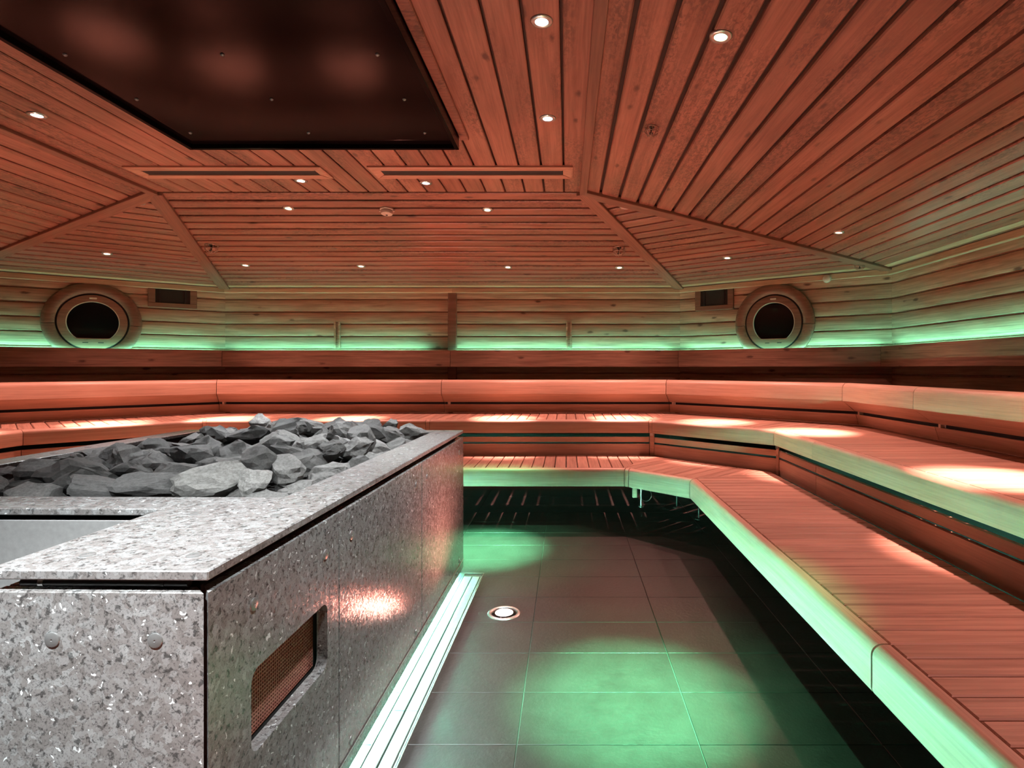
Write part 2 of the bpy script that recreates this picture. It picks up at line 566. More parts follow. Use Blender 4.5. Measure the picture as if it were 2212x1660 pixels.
def slope(name, a, b, c, d, label, boards=True):
    """a-b along the eave, c-d along the flat field; boards parallel to the eave"""
    poly = [q for q in (a, b, c, d) if q is not None]
    o, n = field(name, poly, label)
    A, B = Vector(a), Vector(b)
    u = (B - A).normalized(); vv = n.cross(u)
    if (Vector(c) - A).dot(vv) < 0: u = -u; vv = n.cross(u)
    if boards: clad(o, poly, A, u, vv, BP, 0.033 if 'back' in name else 0.019, BT, 0.006, M_PINE, 'ceiling_board')
    return o, n


PL = {}
ceil_back, PL['back'] = slope('ceiling_back', e[2], e[4], corner['fl1'], corner['fr1'], 'sloping ceiling boards above the back wall')
ceil_dr, PL['dr'] = slope('ceiling_back_right', e[1], e[2], corner['fr1'], None, 'narrow triangular ceiling field right of the back slope')
ceil_dl, PL['dl'] = slope('ceiling_back_left', e[4], e[5], corner['fl1'], None, 'narrow triangular ceiling field left of the back slope')
F0R, F0L = (2.94, -2.4, EAVE), (2 * XC - 2.94, -2.4, EAVE)
ceil_r, PL['r'] = slope('ceiling_right', (2.94, -2.4, EAVE), e[1], corner['fr1'], (FR, FY0, CEIL), 'long sloping ceiling boards running along the right side')
ceil_l, PL['l'] = slope('ceiling_left', e[5], F0L, (FL, FY0, CEIL), corner['fl1'], 'sloping ceiling boards on the left side behind the stove')
slope('ceiling_front', F0R, F0L, (FL, FY0, CEIL), (FR, FY0, CEIL), 'sloping ceiling behind the viewer', boards=False)
PP = {'back': e[2], 'dr': e[2], 'dl': e[4], 'r': e[1], 'l': e[5], 'flat': (0, 2, CEIL - BT)}
PL['flat'] = Vector((0, 0, -1))
for k in ('back', 'dr', 'dl', 'r', 'l'):
    PP[k] = tuple(Vector(PP[k]) + PL[k] * BT)


def hip(name, a, b, n1, n2, label, wd=0.105):
    a, b = Vector(a), Vector(b)
    u = (b - a).normalized(); wv = (n1 + n2); wv = (wv - u * wv.dot(u)).normalized(); vv = wv.cross(u)
    L = (b - a).length
    v, f = prism_data([(0, -wd / 2), (L, -wd / 2), (L, wd / 2), (0, wd / 2)], -0.01, 0.024, 0.003)
    o = mk(name, v, f, M_HIP, frame(a + wv * BT, u, vv, wv))
    return tag(o, label, kind='structure')


hip('trim_1', corner['fr1'], e[2], PL['back'], PL['dr'], 'hip rail between back slope and right corner field')
hip('trim_2', corner['fr1'], e[1], PL['r'], PL['dr'], 'long hip rail running down to the right wall corner')
hip('trim_3', corner['fl1'], e[4], PL['back'], PL['dl'], 'hip rail between back slope and left corner field')
hip('trim_4', corner['fl1'], e[5], PL['l'], PL['dl'], 'hip rail running down to the left wall corner')
# edge rails of the flat field
hip('trim_5', corner['fr1'], corner['fr0'], PL['flat'], PL['r'], 'narrow rail along the right edge of the flat ceiling', 0.05)
hip('trim_6', corner['fl1'], corner['fl0'], PL['flat'], PL['l'], 'narrow rail along the left edge of the flat ceiling', 0.05)

# walls ------------------------------------------------------------
names = ['wall_right', 'wall_back_right', 'wall_back', None, 'wall_back_left', 'wall_left']
wl = ['log board wall on the right side above the bench', 'angled log board wall with round window on the right',
      'log board back wall with a post in the middle', None, 'angled log board wall with round window on the left', 'log board wall on the left side']
walls = {}
for i, nm in enumerate(names):
    if nm is None: continue
    a, b = W[i], W[i + 1] if i != 2 else W[4]
    d = (Vector(b) - Vector(a)).normalized(); n = Vector((-d.y, d.x))
    A, B = Vector(a), Vector(b)
    q = [A, B, B - n * 0.08, A - n * 0.08]
    vs = [(p.x, p.y, -0.1) for p in q] + [(p.x, p.y, EAVE) for p in q]
    o = mk(nm, vs, [[0, 1, 2, 3], [4, 5, 6, 7], [0, 1, 5, 4], [1, 2, 6, 5], [2, 3, 7, 6], [3, 0, 4, 7]], M_LOG)
    walls[i] = tag(o, wl[i], kind='structure')
walls[3] = walls[2]
wf = MB().box(2 * XC - 3.0, 3.0, -2.5, -2.4, -0.1, EAVE).obj('wall_front', M_LOG)
tag(wf, 'log board wall behind the viewer', kind='structure')
LP = 0.1375                                     # log board pitch
log_prof = [(0.0, 0.003), (0.0, LP - 0.003), (0.008, LP - 0.003), (0.0175, LP - 0.010), (0.0215, LP - 0.030), (0.0225, LP * 0.5), (0.0213, 0.030), (0.017, 0.009), (0.008, 0.003)]
for i in range(6):
    if i == 5: continue
    for k in range(9):
        z0 = 0.905 + k * LP
        h = min(LP, EAVE - 0.02 - z0)
        pr = [(o_, z0 + z * h / LP) for o_, z in log_prof]
        s = WS[i]
        if i == 0: s = s.part(2.4, s.L)           # from the camera's side forwards
        sweep('log_board', s, pr, M_LOG, walls[i], 0.0 if i else 0.0, 0.0, 40)
# eave trims, rail with hidden lights, posts
for t, i in enumerate((0, 1, 2, 3, 4)):
    o = sweep('trim_%d' % (7 + t), WS[i], [(0.028, EAVE - 0.075), (0.058, EAVE - 0.075), (0.062, EAVE - 0.070), (0.062, EAVE - 0.022), (0.028, EAVE - 0.018)], M_EAVE)
    tag(o, ['eave strip on the right wall', 'eave strip above the right round window', 'eave strip above right half of the back wall',
            'eave strip above left half of the back wall', 'eave strip above the left round window'][t], kind='structure')
    o = sweep('trim_%d' % (12 + t), WS[i], [(0.10, EAVE + 0.012 - 0.030), (0.155, EAVE + 0.020 - 0.028), (0.155, EAVE + 0.020), (0.10, EAVE + 0.012)], M_EAVE)
    tag(o, ['second eave strip on the right slope', 'second eave strip below the right corner field', 'second eave strip on right half of the back slope',
            'second eave strip on left half of the back slope', 'second eave strip below the left corner field'][t], kind='structure')
rail_lab = ['brown wooden light rail along the right wall', 'brown wooden light rail under the right round window', 'brown wooden light rail on right half of back wall',
            'brown wooden light rail on left half of back wall', 'brown wooden light rail under the left round window']
led_lab = ['green LED strip behind the rail on the right wall', 'green LED strip behind the rail below the right round window', 'green LED strip right of the back wall post',
           'green LED strip left of the back wall post', 'green LED strip behind the rail below the left round window']
M_LED = emit('green_led', LED_GREEN, LED_POWER)
for t in range(5):
    s = WS[t]
    if t == 0: s = s.part(2.6, s.L)
    o = sweep('light_rail', s, [(0.022, 1.250), (0.152, 1.248), (0.157, 1.253), (0.157, 1.428), (0.152, 1.433), (0.115, 1.433), (0.115, 1.385), (0.022, 1.385)], M_RAIL, None, 0.002, 0.002)
    tag(o, rail_lab[t], 'rail', 'light rails along the walls')
    a, b = (0.06, 0.05)
    if t == 3: a = 0.30
    if t == 4: a = 0.08
    o = sweep('led_strip', s, [(0.090, 1.402), (0.100, 1.402), (0.100, 1.412), (0.090, 1.412)], M_LED, None, a, b, None)
    tag(o, led_lab[t], 'LED strip', 'green LED strips behind the rails')
s = WS[2]
post = MB().box(-0.047, 0.047, 0.0, 0.052, 0.90, EAVE - 0.03, 0.004).obj('wall_post', M_HIP, frame((XC, 6.44, 0), (-1, 0, 0), (0, -1, 0), (0, 0, 1)))
tag(post, 'vertical wooden post in the middle of the back wall', 'post')
for px, lb in ((729, 'narrow grooved wooden batten left of the back wall post'), (1229, 'narrow grooved wooden batten right of the back wall post')):
    X = (px - VPX) / F_PX * 6.40
    M = frame((X, 6.412, 1.455), (-1, 0, 0), (0, -1, 0), (0, 0, 1))
    r = empty('wall_batten', M, lb, 'batten', 'battens on the back wall')
    MB().box(-0.030, 0.030, 0, 0.012, 0, 0.295, 0.002).obj('back_plate', M_LOG, M, r)
    MB().box(-0.032, -0.014, 0.012, 0.034, 0, 0.295, 0.003).obj('side_strip', M_LOG, M, r)
    MB().box(0.014, 0.032, 0.012, 0.034, 0, 0.295, 0.003).obj('side_strip', M_LOG, M, r)

# round windows and vents on the angled walls -----------------------
def wall_frame(i, X, Y, z):
    s = WS[i]; u = (Vector((X, Y)) - s.p0).dot(s.d); p = s.at(u, 0.026)
    return frame((p.x, p.y, z), (s.d.x, s.d.y, 0), (0, 0, 1), (s.n.x, s.n.y, 0)) if False else frame((p.x, p.y, z), (-s.d.x, -s.d.y, 0), (0, 0, 1), (s.n.x, s.n.y, 0))


def arc_ring(r0, r1, h0, h1, n=48, cham=0.006, a0=0.0, a1=2 * math.pi, r0fn=None):
    """ring segment in the local x-y plane, from height h0 to h1 along z"""
    w_ = r1 - r0
    prof = [(r0, h0), (r0, h1 - 2 * cham), (r0 + cham, h1 - cham), (r0 + 0.35 * w_, h1), (r1 - 0.35 * w_, h1), (r1 - cham, h1 - cham), (r1, h1 - 2 * cham), (r1, h0)]
    v, f = [], []; full = abs(a1 - a0 - 2 * math.pi) < 1e-6; m = len(prof); N = n if full else n + 1
    for k in range(N):
        a = a0 + (a1 - a0) * k / n
        for r, z in prof: v.append((r * math.cos(a), r * math.sin(a), z))
    for k in range(n):
        j = (k + 1) % N
        for q in range(m):
            f.append([k * m + q, j * m + q, j * m + (q + 1) % m, k * m + (q + 1) % m])
    if not full: f += [list(range(m)), [(N - 1) * m + q for q in range(m)]]
    return v, f


for i, (X, Y, z), lb in ((1, (2.103, 5.807, 1.692), 'right'), (4, (-4.74, 5.745, 1.692), 'left')):
    M = wall_frame(i, X, Y, z)
    r = empty('window_%d' % (1 if i == 1 else 2), M, 'round wooden porthole window in the angled %s wall' % lb, None, None, 'structure')
    gap = 0.006
    for a0, a1 in ((math.radians(-4), math.radians(180 + 4 - 0.8)), (math.radians(184), math.radians(360 - 4.8))):
        v, f = arc_ring(0.287, 0.392, 0.0, 0.042, 32, 0.008, a0, a1)
        mk('outer_ring', v, f, M_RAIL if False else M_HIP, M, r, 35)
    v, f = arc_ring(0.272, 0.287, 0.0, 0.020, 48, 0.003); mk('groove_ring', v, f, M_DARK, M, r, 35)
    # inner ring with a flat-bottomed opening
    n = 64; R1 = 0.272; R0 = 0.208; flat = -0.165
    vs, fs = [], []
    for h, flip in ((0.030, 0), (0.0, 1)):
        for k in range(n):
            a = 2 * math.pi * k / n
            vs.append((R1 * math.cos(a), R1 * math.sin(a), h))
        for k in range(n):
            a = 2 * math.pi * k / n
            x, y = R0 * math.cos(a), R0 * math.sin(a)
            if y < flat:
                x *= 1.0; y = flat
            vs.append((x, y, h))
    for k in range(n):
        j = (k + 1) % n
        fs += [[k, j, n + j, n + k], [2 * n + k, 2 * n + j, 3 * n + j, 3 * n + k], [k, j, 2 * n + j, 2 * n + k], [n + k, n + j, 3 * n + j, 3 * n + k]]
    mk('inner_ring', vs, fs, M_HIP, M, r, 35)
    # thin bead round the pane, then the pane
    vs, fs = [], []
    for rr, h in ((0.208, 0.012), (0.208, 0.026), (0.201, 0.026), (0.201, 0.012)):
        for k in range(n):
            a = 2 * math.pi * k / n
            vs.append((rr * math.cos(a), max(rr * math.sin(a), flat + (0.208 - rr)), h))
    for q in range(4):
        for k in range(n):
            j = (k + 1) % n
            fs.append([q * n + k, q * n + j, ((q + 1) % 4) * n + j, ((q + 1) % 4) * n + k])
    o = mk('pane_bead', vs, fs, M_PLASTIC, M, r, 35)
    pl = [(0.204 * math.cos(2 * math.pi * k / n), max(0.204 * math.sin(2 * math.pi * k / n), flat + 0.003)) for k in range(n)]
    res = []
    for p in pl:
        if not res or math.hypot(p[0] - res[-1][0], p[1] - res[-1][1]) > 1e-4: res.append(p)
    v, f = prism_data(res, 0.002, 0.014); mk('pane', v, f, M_GLASS, M, r)
    v, f = prism_data([(-0.026, 0.231), (0.026, 0.231), (0.030, 0.236), (0.030, 0.243), (0.026, 0.248), (-0.026, 0.248), (-0.030, 0.243), (-0.030, 0.236)], 0.030, 0.036, 0.002)
    mk('name_plate', v, f, M_PLASTIC, M, r)
    for sx in (-1, 1):
        MB().box(sx * 0.06 - 0.022, sx * 0.06 + 0.022, -0.206, -0.198, 0.026, 0.0315).obj('drain_slot', M_DARK, M, r)

for i, (X, Y, z), lb in ((1, (1.60, 6.19, 1.994), 'right'), (4, (-4.22, 6.143, 2.012), 'left')):
    M = wall_frame(i, X, Y, z)
    r = empty('wall_vent', M, 'dark rectangular vent with wide wooden frame beside the %s round window' % lb, 'vent', 'framed vents in the angled walls')
    w2, h2, W2, H2 = 0.153, 0.085, 0.215, 0.135
    for nm, bx in (('frame_rail', (-W2, W2, h2, H2)), ('frame_rail', (-W2, W2, -H2, -h2)), ('frame_stile', (-W2, -w2, -h2, h2)), ('frame_stile', (w2, W2, -h2, h2))):
        MB().box(bx[0], bx[1], bx[2], bx[3], -0.004, 0.022, 0.003).obj(nm, M_HIP, M, r)
    MB().box(-w2, w2, -h2, h2, -0.004, 0.006).obj('vent_back', M_DARK, M, r)
    for q in (-0.72, 0.72):
        MB().box(w2 * q - 0.006, w2 * q + 0.006, -h2, h2, 0.006, 0.016).obj('vent_bar', M_BLACKSTEEL, M, r)

# ------------------------------------------------------------------ benches
def slats(seg, o0, o1, z, parent, pitch=0.0915, gap=0.0065, phase=0.0, thick=0.028):
    quad = [(seg.k0 * o0, o0), (seg.L + seg.k1 * o0, o0), (seg.L + seg.k1 * o1, o1), (seg.k0 * o1, o1)]
    lo, hi = min(p[0] for p in quad), max(p[0] for p in quad)
    k = math.floor(lo / pitch) - 1
    while k * pitch + phase < hi:
        a, b = k * pitch + phase + gap / 2, (k + 1) * pitch + phase - gap / 2
        k += 1
        q = clip(clip(quad, 1, 0, max(a, lo + 0.0)), -1, 0, -min(b, hi))
        if len(q) < 3 or abs(area2(q)) < 0.002: continue
        # grain runs inwards: local x = inward normal, local y = -along, local z = up
        um = (a + b) / 2
        pl = [(p[1], -(p[0] - um)) for p in q]
        v, f = prism_data(pl, -thick, 0.0, 0.0035)
        pp = seg.at(um, 0)
        mk('slat', v, f, M_SLAT, frame((pp.x, pp.y, z), (seg.n.x, seg.n.y, 0), (-seg.d.x, -seg.d.y, 0), (0, 0, 1)), parent)


def fascia_prof(F, T, t):
    """rounded front board: front face at inward offset F, top at height T"""
    p = [(F - 0.050, T - t), (F - 0.012, T - t), (F - 0.004, T - t + 0.004), (F, T - t + 0.014)]
    R = 0.032
    for k in range(6):
        a = math.pi / 2 * k / 5
        p.append((F - R + R * math.cos(a), T - R + R * math.sin(a)))
    p += [(F - 0.050, T), (F - 0.050, T - 0.03), (F - 0.030, T - 0.035), (F - 0.030, T - t + 0.02), (F - 0.050, T - t + 0.02)]
    # simple closed outline (solid board)
    return p[:10] + [(F - 0.050, T)]


H1, H2_ = 0.45, 0.768
O_LOW, O_UP = 1.55, 0.85
units = [('right side, nearest the viewer', 0, 0.0, 2.64), ('right side, far half', 0, 2.64, None), ('angled right corner', 1, 0.0, None), ('right half of back wall', 2, 0.0, None),
         ('left half of back wall', 3, 0.0, None), ('angled left corner', 4, 0.0, None), ('left side', 5, 0.0, None)]
places = ['nearest the viewer on the right side', 'along the far right side', 'across the angled right corner', 'before right half of back wall',
          'before left half of back wall', 'across the angled left corner', 'on the far left side']
foot_me = None
for idx, (pl, si, a, b) in enumerate(units):
    base = SS[si]
    # upper row seams differ a little from the lower row on the right side
    for row in ('lower', 'upper', 'back'):
        if si == 0:
            cut = 2.64 if row == 'lower' else 4.68
            seg = base.part(0.0, cut) if idx == 0 else base.part(cut, base.L)
            if row != 'lower' and idx == 0: seg = base.part(0.4, cut)
        else: seg = base
        mid = seg.at(seg.L / 2, {'lower': 1.2, 'upper': 0.45, 'back': 0.1}[row])
        E = Matrix.Translation((mid.x, mid.y, 0.0 if row == 'lower' else (H1 if row == 'upper' else H2_)))
        join = 0.042 if idx in (2, 3, 4, 1) else 0.0
        if row == 'lower':
            r = empty('lower_bench', E, 'lower slatted wooden bench ' + places[idx], 'bench', 'lower row of benches')
            pr = fascia_prof(O_LOW, H1, 0.141)
            sweep('front_board', seg, pr, M_BENCH, r, 0.004, 0.004 + (0.04 if idx == 3 or idx == 2 else 0.0))
            if idx in (2, 3): sweep('joint_block', seg, pr, M_BENCH, r, only=(0.037, 0.004))
            slats(seg, 0.88, O_LOW - 0.056, H1, r)
            sweep('bearer', seg, [(O_LOW - 0.12, 0.36), (O_LOW - 0.09, 0.36), (O_LOW - 0.09, 0.42), (O_LOW - 0.12, 0.42)], M_DARK, r, 0.01, 0.01)
            sweep('bearer', seg, [(0.95, 0.36), (0.98, 0.36), (0.98, 0.42), (0.95, 0.42)], M_DARK, r, 0.01, 0.01)
            for q in ([0.12, seg.L - 0.12] if seg.L > 0.9 else [seg.L * 0.5]):
                for oo in (0.96,):
                    if idx == 2: q = seg.L / 2
                    p = seg.at(q, oo)
                    M = Matrix.Translation((p.x, p.y, 0))
                    m = MB().box(-0.02, 0.02, -0.02, 0.02, 0.16, 0.37).lathe([(0.006, 0.01), (0.006, 0.17)], 8).lathe([(0.03, 0), (0.03, 0.006), (0.012, 0.012)], 14)
                    m.obj('leg', M_BLACKSTEEL, M, r, 40)
                if idx == 2: break
        elif row == 'upper':
            r = empty('upper_bench', E, 'upper slatted wooden bench ' + places[idx], 'bench', 'upper row of benches')
            pr = fascia_prof(O_UP, H2_, 0.120)
            sweep('front_board', seg, pr, M_BENCH, r, 0.002, 0.002 + (0.035 if idx in (2, 3, 4) else 0.0))
            if idx in (2, 3, 4): sweep('joint_block', seg, pr, M_BENCH, r, only=(0.034, 0.002))
            slats(seg, 0.012, O_UP - 0.056, H2_, r)
            sweep('bearer', seg, [(O_UP - 0.13, 0.68), (O_UP - 0.10, 0.68), (O_UP - 0.10, 0.74), (O_UP - 0.13, 0.74)], M_DARK, r, 0.01, 0.01)
            sweep('riser_board', seg, [(0.80, 0.566), (0.825, 0.566), (0.825, 0.612), (0.80, 0.612)], M_BENCH, r, 0.003, 0.003)
            sweep('riser_board', seg, [(0.80, 0.425), (0.825, 0.425), (0.825, 0.549), (0.80, 0.549)], M_BENCH, r, 0.003, 0.003)
            sweep('underbench_shade_sheet', seg, [(0.05, 0.02), (0.07, 0.02), (0.07, 0.70), (0.05, 0.70)], M_DARK, r, 0.0, 0.0)  # black sheet added to keep the space under the benches dark
            if idx in (1, 2, 3, 4):
                p = seg.at(seg.L + seg.k1 * 0.83 - 0.03, 0.80)
                M = frame((p.x, p.y, 0), (seg.d.x, seg.d.y, 0), (seg.n.x, seg.n.y, 0), (0, 0, 1))
                MB().box(-0.024, 0.024, 0.026, 0.034, 0.43, 0.645, 0.002).obj('upright', M_BENCH, M, r)
                MB().box(-0.020, 0.020, 0.020, 0.040, 0.625, 0.655, 0.002).obj('clip', M_STEEL, M, r)
        else:
            r = empty('backrest', E, 'curved wooden backrest above the bench ' + places[idx], 'backrest', 'backrests of the upper bench')
            sweep('lower_board', seg, [(0.010, H2_ + 0.006), (0.036, H2_ + 0.006), (0.062, 0.860), (0.036, 0.860)], M_BENCH, r, 0.003, 0.003)
            sweep('gap_shade_strip', seg, [(0.0, 0.845), (0.020, 0.845), (0.030, 0.91), (0.010, 0.91)], M_DARK, r, 0.003, 0.003)  # black strip added so the open gap reads as deep shade
            sweep('middle_board', seg, [(0.050, 0.892), (0.072, 0.885), (0.190, 0.968), (0.170, 0.985)], M_BENCH, r, 0.003, 0.003)
            sweep('head_board', seg, [(0.165, 0.970), (0.192, 0.966), (0.203, 0.974), (0.200, 1.080), (0.192, 1.100), (0.176, 1.113), (0.150, 1.118), (0.100, 1.116), (0.100, 1.096), (0.165, 1.070)], M_BENCH, r, 0.003, 0.003)
            if idx in (1, 2, 3, 4, 0):
                p = seg.at(seg.L + seg.k1 * 0.05 - 0.05, 0.0)
                M = frame((p.x, p.y, 0), (seg.d.x, seg.d.y, 0), (seg.n.x, seg.n.y, 0), (0, 0, 1))
                MB().box(-0.012, 0.012, 0.030, 0.066, 0.858, 0.888, 0.002).obj('spacer_clip', M_PLASTIC, M, r)
                MB().box(-0.022, 0.022, -0.03, -0.012, 0.60, 1.05).obj('upright', M_DARK, M, r)

# bracket under the corner of the lower bench, foot with a wire loop behind it
p = SS[2].at(SS[2].k0 * 1.47 + 0.0, 1.47)
M = Matrix.Translation((0.527, 4.47, 0.305))
br = empty('bench_bracket', M, 'small pale bracket under the angled corner joint of the lower bench', 'bracket')
MB().box(-0.018, 0.018, -0.015, 0.015, -0.075, 0.004, 0.003).obj('block', M_BENCH, M, br)
MB().box(-0.026, 0.026, -0.018, 0.018, 0.0, 0.006, 0.001).obj('plate', M_STEEL, M, br)
M = Matrix.Translation((0.66, 5.12, 0))
br = empty('bench_support', M, 'thin adjustable support rod with a wire loop beneath the angled bench corner', 'bench support')
MB().lathe([(0.006, 0.004), (0.006, 0.20)], 8).obj('threaded_rod', M_STEEL, M, br, 40)
MB().lathe([(0.024, 0.0), (0.024, 0.006), (0.01, 0.012)], 14).obj('foot_plate', M_STEEL, M, br, 40)
MB().tube([(0.045 + 0.050 * math.cos(t * math.pi / 10), 0.02, 0.10 + 0.055 * math.sin(t * math.pi / 10)) for t in range(20)], 0.0035, 6, True).obj('wire_loop', M_STEEL, M, br, 40)

# ------------------------------------------------------------------ stove
RO = Matrix.Rotation(-OVEN_ANG, 4, 'Z')
SX1, SX0, SY0, SY1, SZ, ST = -0.690, -2.40, 1.065, 3.496, 0.859, 0.019
LEGX, CR0, CR1 = -1.118, 1.532, 1.675           # near leg inner edge, cross slab
RIN, LIN, FIN = -0.861, -2.27, 3.384            # inner edges of the rim
PT = SZ - ST - 0.022                             # panel top
stove = empty('sauna_stove', RO @ Matrix.Translation(((SX0 + SX1) / 2, (SY0 + SY1) / 2 + 0.2, 0)), 'large polished grey granite stove filled with dark stones', 'stove')


def sl(name, x0, x1, y0, y1, z0, z1, mat, c=0.003, parent=stove):
    M = RO @ Matrix.Translation(((x0 + x1) / 2, (y0 + y1) / 2, (z0 + z1) / 2))
    return MB().box(-(x1 - x0) / 2, (x1 - x0) / 2, -(y1 - y0) / 2, (y1 - y0) / 2, -(z1 - z0) / 2, (z1 - z0) / 2, c).obj(name, mat, M, parent)


# near and right slab is one L shape
Lp = [(LEGX, SY0), (SX1, SY0), (SX1, SY1), (RIN, SY1 - 0.0), (RIN, CR1), (LEGX, CR1)]


def cap(name, parts, mat=M_GRANITE_SLAB):
    m = MB()
    for x0, x1, y0, y1 in parts: m.box(x0, x1, y0, y1, SZ - ST, SZ, 0.0022)
    return m.obj(name, mat, RO, stove)


bmL = bmesh.new()
vsL = [bmL.verts.new((x, y, SZ - ST)) for x, y in Lp]
fL = bmL.faces.new(vsL)
ex = bmesh.ops.extrude_face_region(bmL, geom=[fL])
for q in ex['geom']:
    if isinstance(q, bmesh.types.BMVert): q.co.z = SZ
bmesh.ops.recalc_face_normals(bmL, faces=bmL.faces[:])
bmesh.ops.bevel(bmL, geom=[q for q in bmL.edges], offset=0.0025, segments=1, affect='EDGES')
meL = bpy.data.meshes.new('cap_slab'); bmL.to_mesh(meL); bmL.free(); meL.materials.append(M_GRANITE_SLAB)
put('cap_slab', meL, RO, stove)
sl('cap_slab', SX0, LEGX - 0.0015, CR0, CR1, SZ - ST, SZ, M_GRANITE_SLAB, 0.0025)
sl('cap_slab', SX0, LIN, CR1 + 0.0015, SY1, SZ - ST, SZ, M_GRANITE_SLAB, 0.0025)
sl('cap_slab', LIN + 0.0015, RIN - 0.0015, FIN, SY1, SZ - ST, SZ, M_GRANITE_SLAB, 0.0025)
# dark carcass behind the panels, stepping back under the slabs; steel front in the recess; basin walls
TH = 0.03
sl('carcass', RIN - 0.02, SX1 - TH - 0.012, CR0 + 0.05, SY1 - TH - 0.012, 0.019, SZ - ST, M_DARK, 0)
sl('carcass', LEGX + TH + 0.012, SX1 - TH - 0.012, SY0 + TH + 0.012, CR0 + 0.05, 0.019, SZ - ST - 0.024, M_DARK, 0)
sl('carcass', SX0 + 0.02, RIN - 0.02, FIN + 0.01, SY1 - TH - 0.012, 0.019, SZ - ST, M_DARK, 0)
sl('carcass', SX0 + TH + 0.01, LIN - 0.02, CR0 + 0.05, SY1 - 0.04, 0.0, SZ - ST, M_DARK, 0)
sl('carcass', SX0 + TH, LEGX + 0.1, CR0 + 0.05, CR1 - 0.01, 0.0, SZ - ST, M_DARK, 0)
sl('basin_floor', LIN - 0.01, RIN + 0.01, CR1 - 0.02, FIN + 0.01, 0.70, 0.765, M_DARK, 0)
sl('steel_front', SX0, LEGX - 0.004, CR0 + 0.012, CR0 + 0.03, 0.03, SZ - ST - 0.016, M_STEEL_SHEET, 0.002)
sl('latch', -1.66, -1.61, CR0 - 0.002, CR0 + 0.012, SZ - ST - 0.030, SZ - ST - 0.012, M_STEEL, 0.002)
# granite panels
KZ = 0.076
v, f = prism_data([(LEGX + 0.014, SY0), (SX1 - 0.0085, SY0), (SX1 - 0.0085 - TH, SY0 + TH), (LEGX + 0.014, SY0 + TH)], 0.02, PT, 0.002)
mk('granite_panel', v, f, M_GRANITE, RO, stove)
sl('granite_panel', LEGX + 0.014, LEGX + 0.014 + TH, SY0 + TH + 0.002, CR0 + 0.01, 0.02, PT, M_GRANITE, 0.003)
J1, J2 = 1.658, 2.554
for y0, y1 in ((J1 + 0.003, J2 - 0.003), (J2 + 0.003, SY1)):
    sl('granite_panel', SX1 - TH, SX1, y0, y1, KZ, PT, M_GRANITE, 0.002)
sl('granite_panel', SX0, SX1 - TH - 0.002, SY1 - TH, SY1, 0.02, PT, M_GRANITE, 0.003)
sl('granite_panel', SX0, SX0 + TH, CR0 + 0.03, SY1 - TH - 0.002, 0.02, PT, M_GRANITE, 0.003)
# the near side panel with its grille opening
gy0, gy1, gz0, gz1 = 1.208, 1.581, 0.412, 0.592
y0, y1 = SY0, J1 - 0.003
oy, oz = (y0 + y1) / 2, (KZ + PT) / 2


def holed_panel():
    """board in local (y, z) with a rounded opening"""
    rad = 0.028
    cy, cz = (gy0 + gy1) / 2, (gz0 + gz1) / 2
    hy, hz = (gy1 - gy0) / 2, (gz1 - gz0) / 2
    q = []
    for (sx, sy, st) in ((1, 1, 0), (-1, 1, 1), (-1, -1, 2), (1, -1, 3)):
        for k in range(6):
            a = math.pi / 2 * (st + k / 5)
            q.append((cy + sx * (hy - rad) + rad * math.cos(a), cz + sy * (hz - rad) + rad * math.sin(a)))
    n = len(q); S = n + 4
    v = []
    for x in (0.0, -TH):
        m_ = 0.0 if x == 0.0 else 0.034         # mitred near end
        v += [(x, p[0], p[1]) for p in q] + [(x, p[0], p[1]) for p in ((y1, PT), (y0 + m_, PT), (y0 + m_, KZ), (y1, KZ))]
    f = []
    for L in (0, S):
        for g_ in range(4):
            c = L + n + g_
            for k in range(5): f.append([L + g_ * 6 + k, L + g_ * 6 + k + 1, c])
            h = (g_ + 1) % 4
            f.append([L + g_ * 6 + 5, L + h * 6, L + n + h, c])
    for k in range(n): f.append([k, (k + 1) % n, S + (k + 1) % n, S + k])
    for k in range(4): f.append([n + k, n + (k + 1) % 4, S + n + (k + 1) % 4, S + n + k])
    return v, f


v, f = holed_panel()
gp = mk('granite_panel', v, f, M_GRANITE, RO @ Matrix.Translation((SX1, 0, 0)), stove)
# perforated grille set back in the opening
m = MB()
ny, nz = 40, 20
py, pz = (gy1 - gy0 - 0.004) / ny, (gz1 - gz0 - 0.004) / nz
for a in range(ny):
    for b in range(nz):
        cy, cz = gy0 + 0.002 + (a + 0.5) * py, gz0 + 0.002 + (b + 0.5) * pz
        ho = 0.5 * (b % 2)
        R = 0.34
        sq = [(py / 2, 0), (py / 2, pz / 2), (0, pz / 2), (-py / 2, pz / 2), (-py / 2, 0), (-py / 2, -pz / 2), (0, -pz / 2), (py / 2, -pz / 2)]
        ci = [(R * py * math.cos(k * math.pi / 4), R * py * math.sin(k * math.pi / 4)) for k in range(8)]
        m.add([(0, cy + p[0], cz + p[1]) for p in sq] + [(0, cy + p[0], cz + p[1]) for p in ci] + [(-0.002, cy + p[0], cz + p[1]) for p in ci],
              [[k, (k + 1) % 8, 8 + (k + 1) % 8, 8 + k] for k in range(8)] + [[8 + k, 8 + (k + 1) % 8, 16 + (k + 1) % 8, 16 + k] for k in range(8)])
g = m.obj('perforated_grille', M_GRILLE, RO @ Matrix.Translation((SX1 - TH - 0.010, 0, 0)), stove)
tag(g, 'fine perforated metal grille in a recess of the near side panel')
